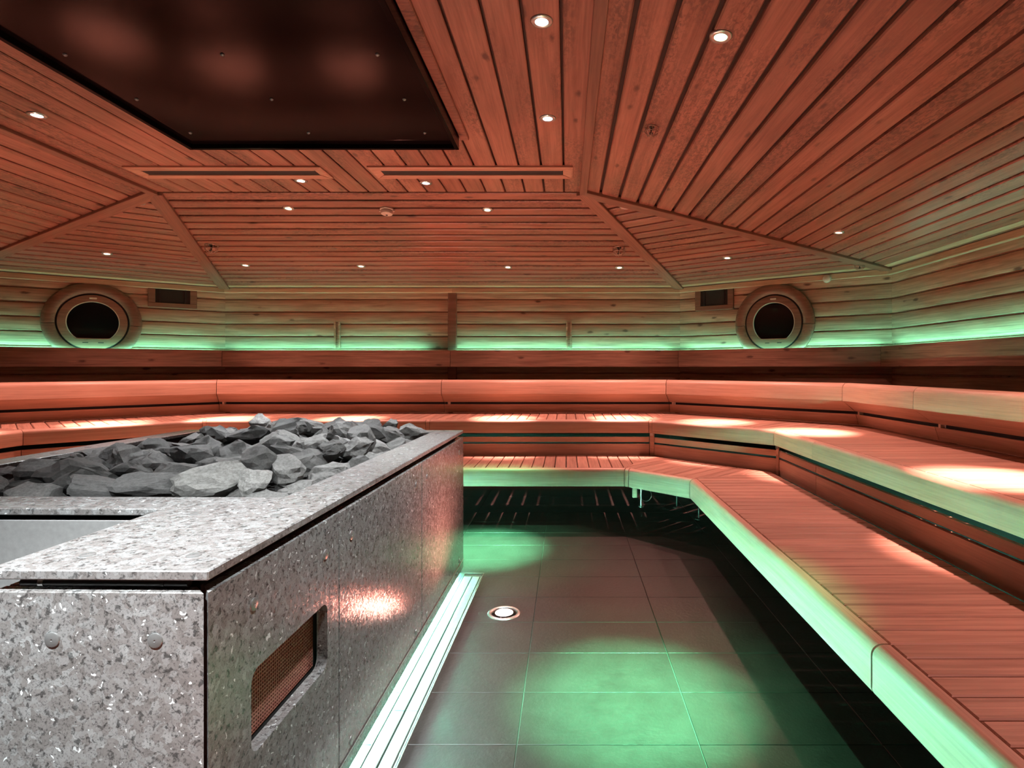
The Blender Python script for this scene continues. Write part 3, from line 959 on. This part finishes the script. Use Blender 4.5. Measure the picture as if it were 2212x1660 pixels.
# kick panel, steel bead and floor light
sl('base_plinth', SX0 + 0.06, SX1 - 0.06, CR0 + 0.1, SY1 - 0.06, 0.0, 0.019, M_DARK, 0)
sl('base_plinth', LEGX + 0.06, SX1 - 0.06, SY0 + 0.06, CR0 + 0.1, 0.0, 0.019, M_DARK, 0)
sl('kick_panel', SX1 - TH, SX1 - 0.0, SY0 + 0.0, SY1, 0.022, KZ - 0.004, M_GRANITE, 0.0015)
sl('steel_bead', SX1 - 0.006, SX1 + 0.0035, SY0, SY1, KZ - 0.0038, KZ - 0.0005, M_STEEL, 0)
M_LEDS = emit('cool_green_led', (0.26, 1.0, 0.70), 1800.0)
sl('base_light', SX1 - 0.046, SX1 - 0.042, SY0 + 0.06, SY1 - 0.06, 0.003, 0.018, M_LEDS, 0)
sl('base_light', SX0 + 0.08, SX1 - 0.08, SY1 - 0.046, SY1 - 0.042, 0.003, 0.018, M_LEDS, 0)
# pipes in the gap under the near slab
zp = (PT + SZ - ST) / 2
o = MB().tube([(LEGX + 0.055, SY0 + 0.022, zp), (SX1 - 0.05, SY0 + 0.022, zp)], 0.0085, 12).obj('black_pipe', M_BLACKSTEEL, RO, stove, 40)
MB().tube([(LEGX + 0.09, SY0 + 0.022, zp), (LEGX + 0.10, SY0 + 0.022, zp)], 0.0098, 12).obj('pipe_collar', M_STEEL, RO, o, 40)
MB().tube([(SX1 - 0.10, SY0 + 0.022, zp), (SX1 - 0.095, SY0 + 0.022, zp)], 0.0095, 12).obj('pipe_collar', M_BLACKSTEEL, RO, o, 40)
# bolts
bolt_me = MB().lathe([(0.0142, 0.0), (0.0138, 0.0022), (0.0122, 0.0030), (0.0022, 0.0033), (0.0018, 0.0022), (0.0, 0.0022)], 20).mesh('bolt', M_BOLT, 40)
for x in (-0.986, -0.790):
    put('bolt', bolt_me, RO @ frame((x, SY0, 0.728), (1, 0, 0), (0, 0, 1), (0, -1, 0)), stove)
for y, z in ((1.217, 0.734), (1.568, 0.727), (1.748, 0.727), (2.464, 0.734), (2.644, 0.734), (3.378, 0.738), (1.568, 0.10), (1.748, 0.10), (2.464, 0.10), (2.644, 0.10), (3.378, 0.10)):
    put('bolt', bolt_me, RO @ frame((SX1, y, z), (0, 1, 0), (0, 0, 1), (1, 0, 0)), stove)
for px, py_ in ((175, 1205), (410, 1205), (413, 1114), (40, 1090), (100, 982), (176, 969), (705, 1061), (645, 1090), (591, 1117), (864, 982), (889, 971), (944, 938), (962, 932)):
    Y = F_PX * (CAM_Z - SZ) / (py_ - VPY); X = (px - 1245) * Y / F_PX
    put('bolt', bolt_me, RO @ Matrix.Translation((X, Y, SZ - 0.001)), stove)

# stones -----------------------------------------------------------
def stone_mesh(k):
    rnd = random.Random(100 + k)
    bm = bmesh.new(); bmesh.ops.create_icosphere(bm, subdivisions=3, radius=1.0)
    off = Vector((rnd.uniform(0, 90), rnd.uniform(0, 90), rnd.uniform(0, 90)))
    planes = []
    for _ in range(12):
        n = Vector((rnd.gauss(0, 1), rnd.gauss(0, 1), rnd.gauss(0, 1))).normalized()
        planes.append((n, rnd.uniform(0.42, 0.80)))
    for q in bm.verts:
        p = q.co.copy()
        for n, d in planes:
            s = p.dot(n) - d
            if s > 0: p -= n * s * 0.95
        p *= 1.12 + 0.26 * noise.noise(q.co * 1.3 + off) + 0.13 * noise.noise(q.co * 3.2 + off)
        q.co = p + Vector(noise.noise_vector(q.co * 6 + off)) * 0.075
    me = bpy.data.meshes.new('stone'); bm.to_mesh(me); bm.free()
    me.materials.append(M_STONE)
    return me


stones = [stone_mesh(k) for k in range(14)]
ROI = RO
GX, GY = np.meshgrid(np.linspace(LIN, RIN, 143), np.linspace(CR1, FIN, 172), indexing='ij')
HF = np.full(GX.shape, 0.765)


def target_h(x, y):
    tx = (x - LIN) / (RIN - LIN); ty = (y - CR1) / (FIN - CR1)
    left = min(1.0, max(0.0, (tx - 0.02) / 0.36)); right = min(1.0, (1 - tx) / 0.16)
    rise = min(1.0, ty / 0.6) * min(1.0, (1 - ty) / 0.16 + 0.25)
    return 0.832 + 0.025 * left * min(1.0, right + 0.5) + 0.070 * left * right * rise


special = [((757, 936), (0.150, 0.075, 0.055), 3.02, (0.5, 0.5, 0.5), 'broad dark flat topped stone lying highest on the right of the heap', 0.3),
           ((566, 920), (0.055, 0.050, 0.062), 2.95, (2.6, 2.6, 2.55), 'pale rough stone poking up at the back of the heap', 0.1),
           ((725, 972), (0.055, 0.050, 0.075), 2.55, (1.9, 1.9, 1.9), 'pale upright stone below the broad flat stone', 0.4),
           ((612, 935), (0.090, 0.055, 0.055), 2.80, (0.55, 0.55, 0.55), 'dark tilted stone between pale peak and broad flat stone', 1.0),
           ((405, 990), (0.085, 0.075, 0.055), 2.28, (0.6, 0.6, 0.6), 'dark rounded stone in the middle of the heap', 0.8),
           ((470, 945), (0.075, 0.060, 0.050), 2.85, (1.0, 1.0, 1.0), 'grey stone on the left shoulder of the heap top', 0.2),
           ((340, 1045), (0.120, 0.050, 0.042), 1.82, (0.85, 0.85, 0.85), 'long grey stone slanting up from the front slab', 0.7),
           ((200, 1062), (0.130, 0.060, 0.045), 1.78, (0.9, 0.9, 0.9), 'low broad grey stone behind the front slab', 0.0),
           ((470, 1040), (0.115, 0.075, 0.050), 1.86, (1.7, 1.7, 1.65), 'large pale stone near the front slab corner', 0.3),
           ((548, 1048), (0.060, 0.055, 0.045), 1.84, (1.9, 1.9, 1.85), 'pale rounded stone beside the right rim at the front', 0.2)]
n_st = 0


def drop(x, y, r, ang, var, sink=0.50):
    c, s = math.cos(ang), math.sin(ang)
    dx, dy = GX - x, GY - y
    u, v = (dx * c + dy * s) / r[0], (-dx * s + dy * c) / r[1]
    d2 = u * u + v * v
    mask = d2 < 0.72
    low = -r[2] * np.sqrt(np.clip(1 - d2, 0, 1))
    if not mask.any(): return None
    z = np.percentile((HF - low)[mask], 72)
    mk2 = d2 < 0.97
    HF[mk2] = np.maximum(HF[mk2], (z + r[2] * 0.80 * np.sqrt(np.clip(1 - d2, 0, 1)))[mk2])
    return z


def add_stone(x, y, z, r, ang, var, color, label):
    global n_st
    rnd = random.Random(n_st * 13 + 5)
    M = RO @ Matrix.Translation((x, y, z)) @ Matrix.Rotation(ang, 4, 'Z') @ Matrix.Rotation(rnd.uniform(-0.25, 0.25), 4, 'X') @ Matrix.Rotation(rnd.uniform(-0.2, 0.2), 4, 'Y') @ Matrix.Diagonal((r[0] * 1.12, r[1] * 1.12, r[2] * 1.12, 1))
    o = put('stove_stone', stones[var % len(stones)], M)
    o.color = (*color, 1)
    tag(o, label, 'stone', 'stones heaped in the stove'); n_st += 1
    return o


rs = random.Random(21)
taken = []
spos = []
for (px, py_), r, Y, colr, lb, ang in special:
    spos.append(((px - 1245) / F_PX * Y, Y))
for it in range(330):
    best = None
    for c in range(14):
        x, y = rs.uniform(LIN + 0.045, RIN - 0.045), rs.uniform(CR1 + 0.045, FIN - 0.045)
        i = int((x - LIN) / (RIN - LIN) * 142); j = int((y - CR1) / (FIN - CR1) * 171)
        df = target_h(x, y) - HF[max(0, i - 3):i + 4, max(0, j - 3):j + 4].mean()
        if best is None or df > best[0]: best = (df, x, y)
    df, x, y = best
    if df < 0.022: continue
    sc_ = rs.choice((0.052, 0.060, 0.068, 0.078, 0.090))
    r = (sc_ * rs.uniform(1.0, 1.45), sc_ * rs.uniform(0.85, 1.1), sc_ * rs.uniform(0.62, 0.85))
    x = min(max(x, LIN + r[0] * 0.9), RIN - r[0] * 0.9); y = min(max(y, CR1 + r[0] * 0.9), FIN - r[0] * 0.9)
    ang = rs.uniform(0, 3.14); var = rs.randrange(14)
    z = drop(x, y, r, ang, var)
    if z is None or z + r[2] > min(1.01, target_h(x, y) + 0.055): continue
    clash = False
    for (sx_, sy_), (_, r_, Y_, _, _, _), (_, pz_) in zip(spos, special, [q[0] for q in special]):
        zs = CAM_Z - (pz_ - VPY) * Y_ / F_PX
        if math.hypot(x - sx_, y - sy_) < 0.85 * (r_[0] + 0.5 * r[0]) and z + 0.9 * r[2] > zs - 0.2 * r_[2]: clash = True
    if clash or n_st >= 285: continue
    pale = rs.random()
    # paler stones lie along the rims, darker ones in the middle
    g_ = rs.choice((0.42, 0.55, 0.7, 0.85, 1.1)) if (x < RIN - 0.28 and y > CR1 + 0.12) else rs.choice((0.7, 0.95, 1.2, 1.45))
    tx, ty = (x - LIN) / (RIN - LIN), (y - CR1) / (FIN - CR1)
    col_ = 'by the left rim' if tx < 0.15 else 'left of the middle' if tx < 0.38 else 'in the middle' if tx < 0.62 else 'right of the middle' if tx < 0.85 else 'by the right rim'
    row_ = 'front' if ty < 0.14 else 'second' if ty < 0.32 else 'third' if ty < 0.5 else 'fourth' if ty < 0.68 else 'fifth' if ty < 0.86 else 'rear'
    size_ = 'small' if r[0] < 0.066 else 'mid-sized' if r[0] < 0.088 else 'big'
    tone_ = 'charcoal' if g_ < 0.6 else 'dark grey' if g_ < 0.9 else 'mid grey' if g_ < 1.15 else 'pale'
    add_stone(x, y, z, r, ang, var, (g_, g_, g_ * 0.985), '%s %s stone %s in the %s row' % (size_, tone_, col_, row_))
for k, ((px, py_), r, Y, colr, lb, ang) in enumerate(special):
    x, y = spos[k]
    z = CAM_Z - (py_ - VPY) * Y / F_PX
    add_stone(x, y, z, r, ang, k + 2, colr, lb)

# stones that would read alike are told apart by their order in the row
same = {}
for o in COL.objects:
    if o.name.startswith('stove_stone'): same.setdefault(o['label'], []).append(o)
for lb, os_ in same.items():
    if len(os_) < 2: continue
    os_.sort(key=lambda q: q.matrix_basis.translation.x / q.matrix_basis.translation.y)
    for k, o in enumerate(os_):
        if len(os_) == 2: w_ = ('left', 'right')[k] + ' of two'
        elif len(os_) == 3: w_ = ('left', 'middle', 'right')[k] + ' of three'
        else: w_ = ('first', 'second', 'third', 'fourth', 'fifth', 'sixth')[min(k, 5)] + ' from left'
        o['label'] = lb + ', ' + w_

# drain channel with steel covers along the stove -------------------------
CX0, CX1, CY1 = -0.672, -0.554, 3.447
ch = empty('drain_channel', RO @ Matrix.Translation(((CX0 + CX1) / 2, 2.0, 0)), 'long stainless steel drain channel in the floor beside the stove', 'drain')
def chb(name, x0, x1, y0, y1, z1, mat, c=0.0008):
    return sl(name, x0, x1, y0, y1, 0.0004, z1, mat, c, ch)
chb('frame_rail', CX1 - 0.004, CX1, -0.5, CY1, 0.004, M_STEEL)
chb('frame_rail', CX0 + 0.0, CX0 + 0.004, -0.5, CY1, 0.004, M_STEEL)
chb('frame_end', CX0 + 0.004, CX1 - 0.004, CY1 - 0.005, CY1, 0.004, M_STEEL)
chb('frame_end', CX0 + 0.004, CX1 - 0.012, CY1 - 0.050, CY1 - 0.046, 0.004, M_STEEL)
chb('channel_bed', CX0 + 0.004, CX1 - 0.004, -0.5, CY1 - 0.052, 0.0012, M_DARK, 0)
M_COVER = simple('light_satin_steel', (0.42, 0.43, 0.43), 0.36, 0.5)
ys = [-0.5, 0.75, 2.06, CY1 - 0.055]
for a, b in zip(ys[:-1], ys[1:]):
    chb('cover_plate', CX0 + 0.007, CX0 + 0.052, a + 0.002, b - 0.002, 0.0035, M_COVER)
    chb('cover_plate', CX0 + 0.059, CX1 - 0.018, a + 0.002, b - 0.002, 0.0035, M_COVER)
chb('cover_lip', CX1 - 0.012, CX1 - 0.007, -0.5, CY1 - 0.052, 0.0035, M_COVER)

# ------------------------------------------------------------------ hood over the stove
HX0, HX1, HY0, HY1 = -1.99, -0.57, 1.0, 3.03
HB = CAM_Z + 1.15                      # lower edge of the hood rim
hood = empty('stove_hood', Matrix.Translation(((HX0 + HX1) / 2, 2.0, CEIL)), 'glossy black metal heat shield fixed to the ceiling above the stove', 'hood')
MB().box(HX0 + 0.02, HX1 - 0.02, HY0 + 0.02, HY1 - 0.02, HB + 0.022, CEIL).obj('shield_plate', M_HOOD, None, hood)
lw = 0.022
for nm, bx in (('rim', (HX0, HX0 + lw, HY0, HY1)), ('rim', (HX1 - lw, HX1, HY0, HY1)), ('rim', (HX0 + lw, HX1 - lw, HY0, HY0 + lw)), ('rim', (HX0 + lw, HX1 - lw, HY1 - lw, HY1))):
    MB().box(*bx, HB, CEIL - 0.004, 0.002).obj(nm, M_HOOD, None, hood)
hb_me = MB().lathe([(0.008, 0.0), (0.0075, 0.003), (0.004, 0.006), (0.0, 0.0065)], 12).mesh('hood_bolt', M_BOLT, 40)
for x in (-1.877, -1.289, -0.71):
    for y in (2.86, 2.503, 2.146, 1.79, 1.43):
        put('bolt', hb_me, frame((x, y, HB + 0.022), (1, 0, 0), (0, -1, 0), (0, 0, -1)), hood)
# wooden frame strips round the hood
for t, bx in enumerate(((HX1 + 0.004, HX1 + 0.05, HY0, HY1 + 0.02), (HX0 - 0.05, HX0 - 0.004, HY0, HY1 + 0.0))):
    o = MB().box(*bx, CEIL - 0.042, CEIL - 0.010, 0.004).obj('trim_%d' % (17 + t), M_PINE)
    tag(o, ['wooden strip along the right edge of the black hood', 'wooden strip along the left edge of the black hood'][t], kind='structure')

# framed ceiling slots
for x0, x1, lb in ((-2.70, -1.50, 'left'), (-1.215, 0.035, 'right')):
    M = Matrix.Translation(((x0 + x1) / 2, 3.585, CEIL - BT))
    r = empty('ceiling_slot', M, 'long wooden framed slot in the ceiling behind the hood, %s one' % lb, 'ceiling slot', 'framed slots in the ceiling')
    hl, hw = (x1 - x0) / 2, 0.105
    for y0_, y1_, drop_ in ((-hw, -hw + 0.075, 0.006), (hw - 0.062, hw, 0.010)):
        # long strip with a bevel rising into the slot, pointed mitre ends
        inner = y1_ if y0_ < 0 else y0_; outer = y0_ if y0_ < 0 else y1_
        pr = [(outer, 0.004), (outer, -0.010), (outer + (0.010 if y0_ < 0 else -0.010), -0.014), (inner, -drop_), (inner, 0.004)]
        v = [(-hl + abs(abs(y) - hw) * 0.9, y, z) for y, z in pr] + [(hl - abs(abs(y) - hw) * 0.9, y, z) for y, z in pr]
        f = [list(range(5)), [5 + k for k in range(5)]] + [[k, 5 + k, 5 + (k + 1) % 5, (k + 1) % 5] for k in range(5)]
        mk('frame_strip', v, f, M_SLOT, M, r)
    for s_ in (-1, 1):
        pr = [(0.0, 0.003), (0.0, -0.009), (0.010, -0.013), (0.06, -0.006), (0.06, 0.003)]
        v = [(s_ * (hl - x), -(hw - x), z) for x, z in pr] + [(s_ * (hl - x), (hw - x), z) for x, z in pr]
        mk('frame_end', v, f, M_SLOT, M, r)
    MB().box(-hl + 0.055, hl - 0.055, -0.031, 0.044, -0.004, 0.0).obj('slot_back', M_DARK, M, r)

# ------------------------------------------------------------------ lamps
ring_me = MB().lathe([(0.023, 0.002), (0.0235, 0.0050), (0.030, 0.0075), (0.037, 0.006), (0.0405, 0.002), (0.0405, -0.001), (0.023, -0.001)], 28, closed=True).mesh('trim_ring', M_STEEL, 50)
def lens(name, mat): return MB().lathe([(0.0235, 0.0), (0.022, 0.0025), (0.012, 0.0036), (0.0, 0.004)], 24).mesh(name, mat, 60)
L_ME = {'red': lens('lens', emit('red_lens', (1.0, 0.50, 0.34), 9.0)), 'green': lens('lens', emit('green_lens', (0.38, 1.0, 0.55), 4.5)),
        'white': lens('lens', emit('white_lens', (0.86, 0.97, 1.0), 18.0)), 'off': lens('lens', M_PLASTIC)}


def lamp(kind, field_, px=None, py_=None, pos=None, label='', power=None, size=None, blend=None, tilt=(0, 0)):
    n = PL[field_]
    p = hit(px, py_, PP[field_], n) if px is not None else Vector(pos)
    if pos is not None and len(pos) == 2:
        o = Vector(PP[field_]); z = o.z - ((pos[0] - o.x) * n.x + (pos[1] - o.y) * n.y) / n.z
        p = Vector((pos[0], pos[1], z))
    t1 = n.cross(Vector((0, 1, 0.01))).normalized(); t2 = n.cross(t1)
    M = frame(p, t1, t2, n)
    r = empty('ceiling_spotlight', M, label, 'spotlight', '%s ceiling spotlights' % ('unlit' if kind == 'off' else kind))
    put('trim_ring', ring_me, M, r); put('lens', L_ME[kind], M, r)
    if kind == 'off': return r
    col, pw, sz_, bl = {'red': (RED, P_RED, 29, 1.0), 'green': (GREEN, P_GREEN, 25, 1.0), 'white': (WHITE, P_WHITE, 60, 1.0)}[kind]
    d = bpy.data.lights.new('spot', 'SPOT'); d.color = col; d.energy = power or pw
    d.spot_size = math.radians(size or sz_); d.spot_blend = bl if blend is None else blend; d.shadow_soft_size = 0.022
    lo = bpy.data.objects.new('spot', d)
    aim = (n + Vector((tilt[0], tilt[1], 0))).normalized()
    q = aim.to_track_quat('-Z', 'Y').to_matrix().to_4x4()
    link(lo, Matrix.Translation(p + n * 0.016) @ q, r)
    if kind != 'white':
        d2 = d.copy(); d2.energy = P_RED_WIDE if kind == 'red' else P_GREEN_WIDE; d2.spot_size = math.radians(125 if kind == 'red' else 46)
        link(bpy.data.objects.new('spot', d2), Matrix.Translation(p + n * 0.016) @ q, r)
    return r


# white ring round the stove
for px, py_, lb in ((1170, 45, 'white ceiling spotlight near the top edge beside the hood'), (1183, 255, 'white ceiling spotlight right of the far hood corner'),
                    (920, 395, 'white ceiling spotlight below the right framed slot'), (650, 390, 'white ceiling spotlight below the left framed slot'),
                    (80, 248, 'white ceiling spotlight left of the black hood')):
    lamp('white', 'flat', px, py_, label=lb, tilt={1170: (-0.42, 0.0), 1183: (-0.42, -0.05), 920: (-0.1, -0.5), 650: (0.15, -0.5), 80: (0.45, 0.0)}[px])
lamp('white', 'flat', pos=(-0.09, 1.27), tilt=(-0.42, 0.0), label='added unseen white ceiling spotlight overhead beside the near half of the hood')  # added out of view to throw white light on the near stove
lamp('white', 'flat', pos=(-0.85, 0.30), power=760, tilt=(-0.05, 0.42), label='added unseen white ceiling spotlight before the near edge of the hood')  # added lamp, unseen, brightens the near front of the stove
lamp('white', 'flat', pos=(-1.70, 0.30), power=200, tilt=(0.15, 0.5), label='added unseen white ceiling spotlight before the near left hood edge')  # added lamp, unseen, whitens the near left of the stove
# green lamps over the walkway
for px, py_, fl, lb in ((1557, 78, 'r', 'green spotlight high on the right slope'), (1053, 453, 'back', 'green spotlight on the back slope right of the smoke detector'),
                        (623, 450, 'back', 'green spotlight on the back slope left of the smoke detector'), (300, 438, 'dl', 'green spotlight in the left corner field')):
    lamp('green', fl, px, py_, label=lb, tilt=(0.0, 0.05) if px == 1557 else (0, 0))
lamp('green', 'r', pos=(0.554, 0.35), label='green spotlight on the right slope nearer the viewer')
lamp('green', 'l', pos=(2 * XC - 0.554, 2.07), label='added unseen green spotlight on the left slope')  # added mirror of the right side, out of view, balances the light
lamp('off', 'dr', 1350, 447, label='unlit spotlight in the right corner field')
# red lamps over the upper bench
for px, py_, fl, lb in ((1812, 502, 'r', 'red spotlight low on the right slope'), (1571, 557, 'dr', 'red spotlight in the right corner field'),
                        (1338, 578, 'back', 'red spotlight at the right end of the back slope row'), (1097, 577, 'back', 'red spotlight third from the left in back slope row'),
                        (780, 575, 'back', 'red spotlight second from the left in back slope row'), (530, 573, 'back', 'red spotlight at the left end of the back slope row'),
                        (231, 548, 'dl', 'red spotlight in the left corner field')):
    lamp('red', fl, px, py_, label=lb, tilt={'r': (-0.02, 0), 'dr': (-0.03, -0.03), 'back': (0, -0.04), 'dl': (0.03, -0.03)}[fl])
for y in (2.45, 0.6):
    lamp('red', 'r', pos=(2.04, y), tilt=(-0.02, 0), label='red spotlight %s of the right slope' % ('near the middle' if y > 1 else 'at the near end'))
lamp('red', 'l', pos=(2 * XC - 2.04, 4.0), label='added unseen red spotlight on the left slope')  # added mirrored lamp, out of view, evens out the red light
lamp('red', 'l', pos=(2 * XC - 2.04, 2.2), label='added unseen red spotlight on the left slope nearer the viewer')  # another added mirrored lamp, also out of view


def floor_lamp(x, y, label, power):
    M = Matrix.Translation((x, y, 0.0))
    r = empty('floor_light', M, label, 'floor light')
    v, f = arc_ring(0.062, 0.084, 0.0, 0.005, 40, 0.002); mk('steel_ring', v, f, M_STEEL, M, r, 40)
    MB().lathe([(0.062, 0.0), (0.061, 0.002), (0.046, 0.003)], 32).obj('glass_rim', M_GLASS, M, r, 60)
    MB().lathe([(0.046, 0.0), (0.045, 0.0035), (0.02, 0.0048), (0.0, 0.005)], 32).obj('glass_lens', emit('floor_lens', (1.0, 0.66, 0.55), 12.0), M, r, 60)
    d = bpy.data.lights.new('uplight', 'SPOT'); d.color = (1.0, 0.30, 0.22); d.energy = power
    d.spot_size = math.radians(150); d.spot_blend = 1.0; d.shadow_soft_size = 0.05
    link(bpy.data.objects.new('uplight', d), Matrix.Translation((x, y, 0.02)) @ Matrix.Rotation(math.pi, 4, 'X'), r)


floor_lamp(-0.318, 2.90, 'round recessed floor light glowing pinkish white beside the stove', 130)
floor_lamp(-0.318, 0.55, 'added unseen floor light beside the near end of the stove', 60)  # added out of view for red bounce on the near stove side
floor_lamp(-1.55, 3.86, 'added unseen floor light behind the stove', 150)  # added lamp hidden by the stove, reddens the back slope
floor_lamp(-2.80, 2.30, 'added unseen floor light on the far side of the stove', 130)  # added lamp hidden by the stove, lifts the red on the ceiling

# ------------------------------------------------------------------ small fittings
def on_field(fl, px, py_):
    n = PL[fl]; p = hit(px, py_, PP[fl], n)
    t1 = n.cross(Vector((0, 1, 0.01))).normalized(); t2 = n.cross(t1)
    return frame(p, t1, t2, n)


for fl, px, py_, sc_, lb in (('back', 457, 530, 1.0, 'wire guarded sprinkler at the left end of the back slope'), ('back', 1337, 536, 1.0, 'wire guarded sprinkler at the right end of the back slope'),
                        ('r', 1408, 275, 0.62, 'wire guarded sprinkler high on the right slope'), ('dr', 1857, 570, 0.8, 'wire guarded sprinkler at the eave left of the right wall corner')):
    M = on_field(fl, px, py_) @ Matrix.Diagonal((sc_, sc_, sc_, 1))
    r = empty('sprinkler', M, lb, 'sprinkler', 'wire guarded sprinklers')
    MB().lathe([(0.022, -0.002), (0.022, 0.003), (0.010, 0.008), (0.007, 0.030), (0.004, 0.034), (0.004, 0.046), (0.017, 0.048), (0.017, 0.051), (0.0, 0.052)], 14).obj('sprinkler_head', M_BLACKSTEEL, M, r, 40)
    m = MB()
    for k in range(4):
        a = math.pi * k / 4
        c, s = math.cos(a), math.sin(a)
        m.tube([(0.052 * c, 0.052 * s, 0.0), (0.052 * c, 0.052 * s, 0.045), (0.030 * c, 0.030 * s, 0.068), (-0.030 * c, -0.030 * s, 0.068), (-0.052 * c, -0.052 * s, 0.045), (-0.052 * c, -0.052 * s, 0.0)], 0.0026, 5)
    for z, rr in ((0.004, 0.052), (0.040, 0.052)):
        m.tube([(rr * math.cos(t * math.pi / 10), rr * math.sin(t * math.pi / 10), z) for t in range(20)], 0.0026, 5, True)
    m.obj('wire_guard', M_WIRE, M, r, 40)

M = on_field('back', 836, 452)
r = empty('smoke_detector', M, 'cream smoke detector in the middle of the back slope', 'smoke detector')
MB().lathe([(0.052, 0.0), (0.052, 0.010), (0.047, 0.013)], 24).obj('base', M_PLASTIC, M, r, 40)
MB().lathe([(0.044, 0.010), (0.046, 0.028), (0.040, 0.040), (0.020, 0.046), (0.0, 0.047)], 24).obj('sensor_dome', M_PLASTIC, M, r, 40)
MB().box(-0.058, 0.058, -0.010, 0.010, 0.006, 0.020, 0.003).obj('mount_bar', M_PLASTIC, M, r)
MB().lathe([(0.008, 0.0465), (0.008, 0.049), (0.0, 0.049)], 10).obj('indicator', M_DARK, M, r, 40)

M = wall_frame(1, 2.506, 5.50, 2.085)
r = empty('temperature_sensor', M, 'small round pale sensor high on the wall right of the round window', 'sensor')
MB().lathe([(0.020, 0.0), (0.016, 0.012)], 20).obj('stem', M_HIP, M, r, 40)
MB().lathe([(0.016, 0.010), (0.034, 0.022), (0.039, 0.040), (0.034, 0.058), (0.018, 0.068), (0.0, 0.070)], 24).obj('sensor_cap', M_PLASTIC, M, r, 40)
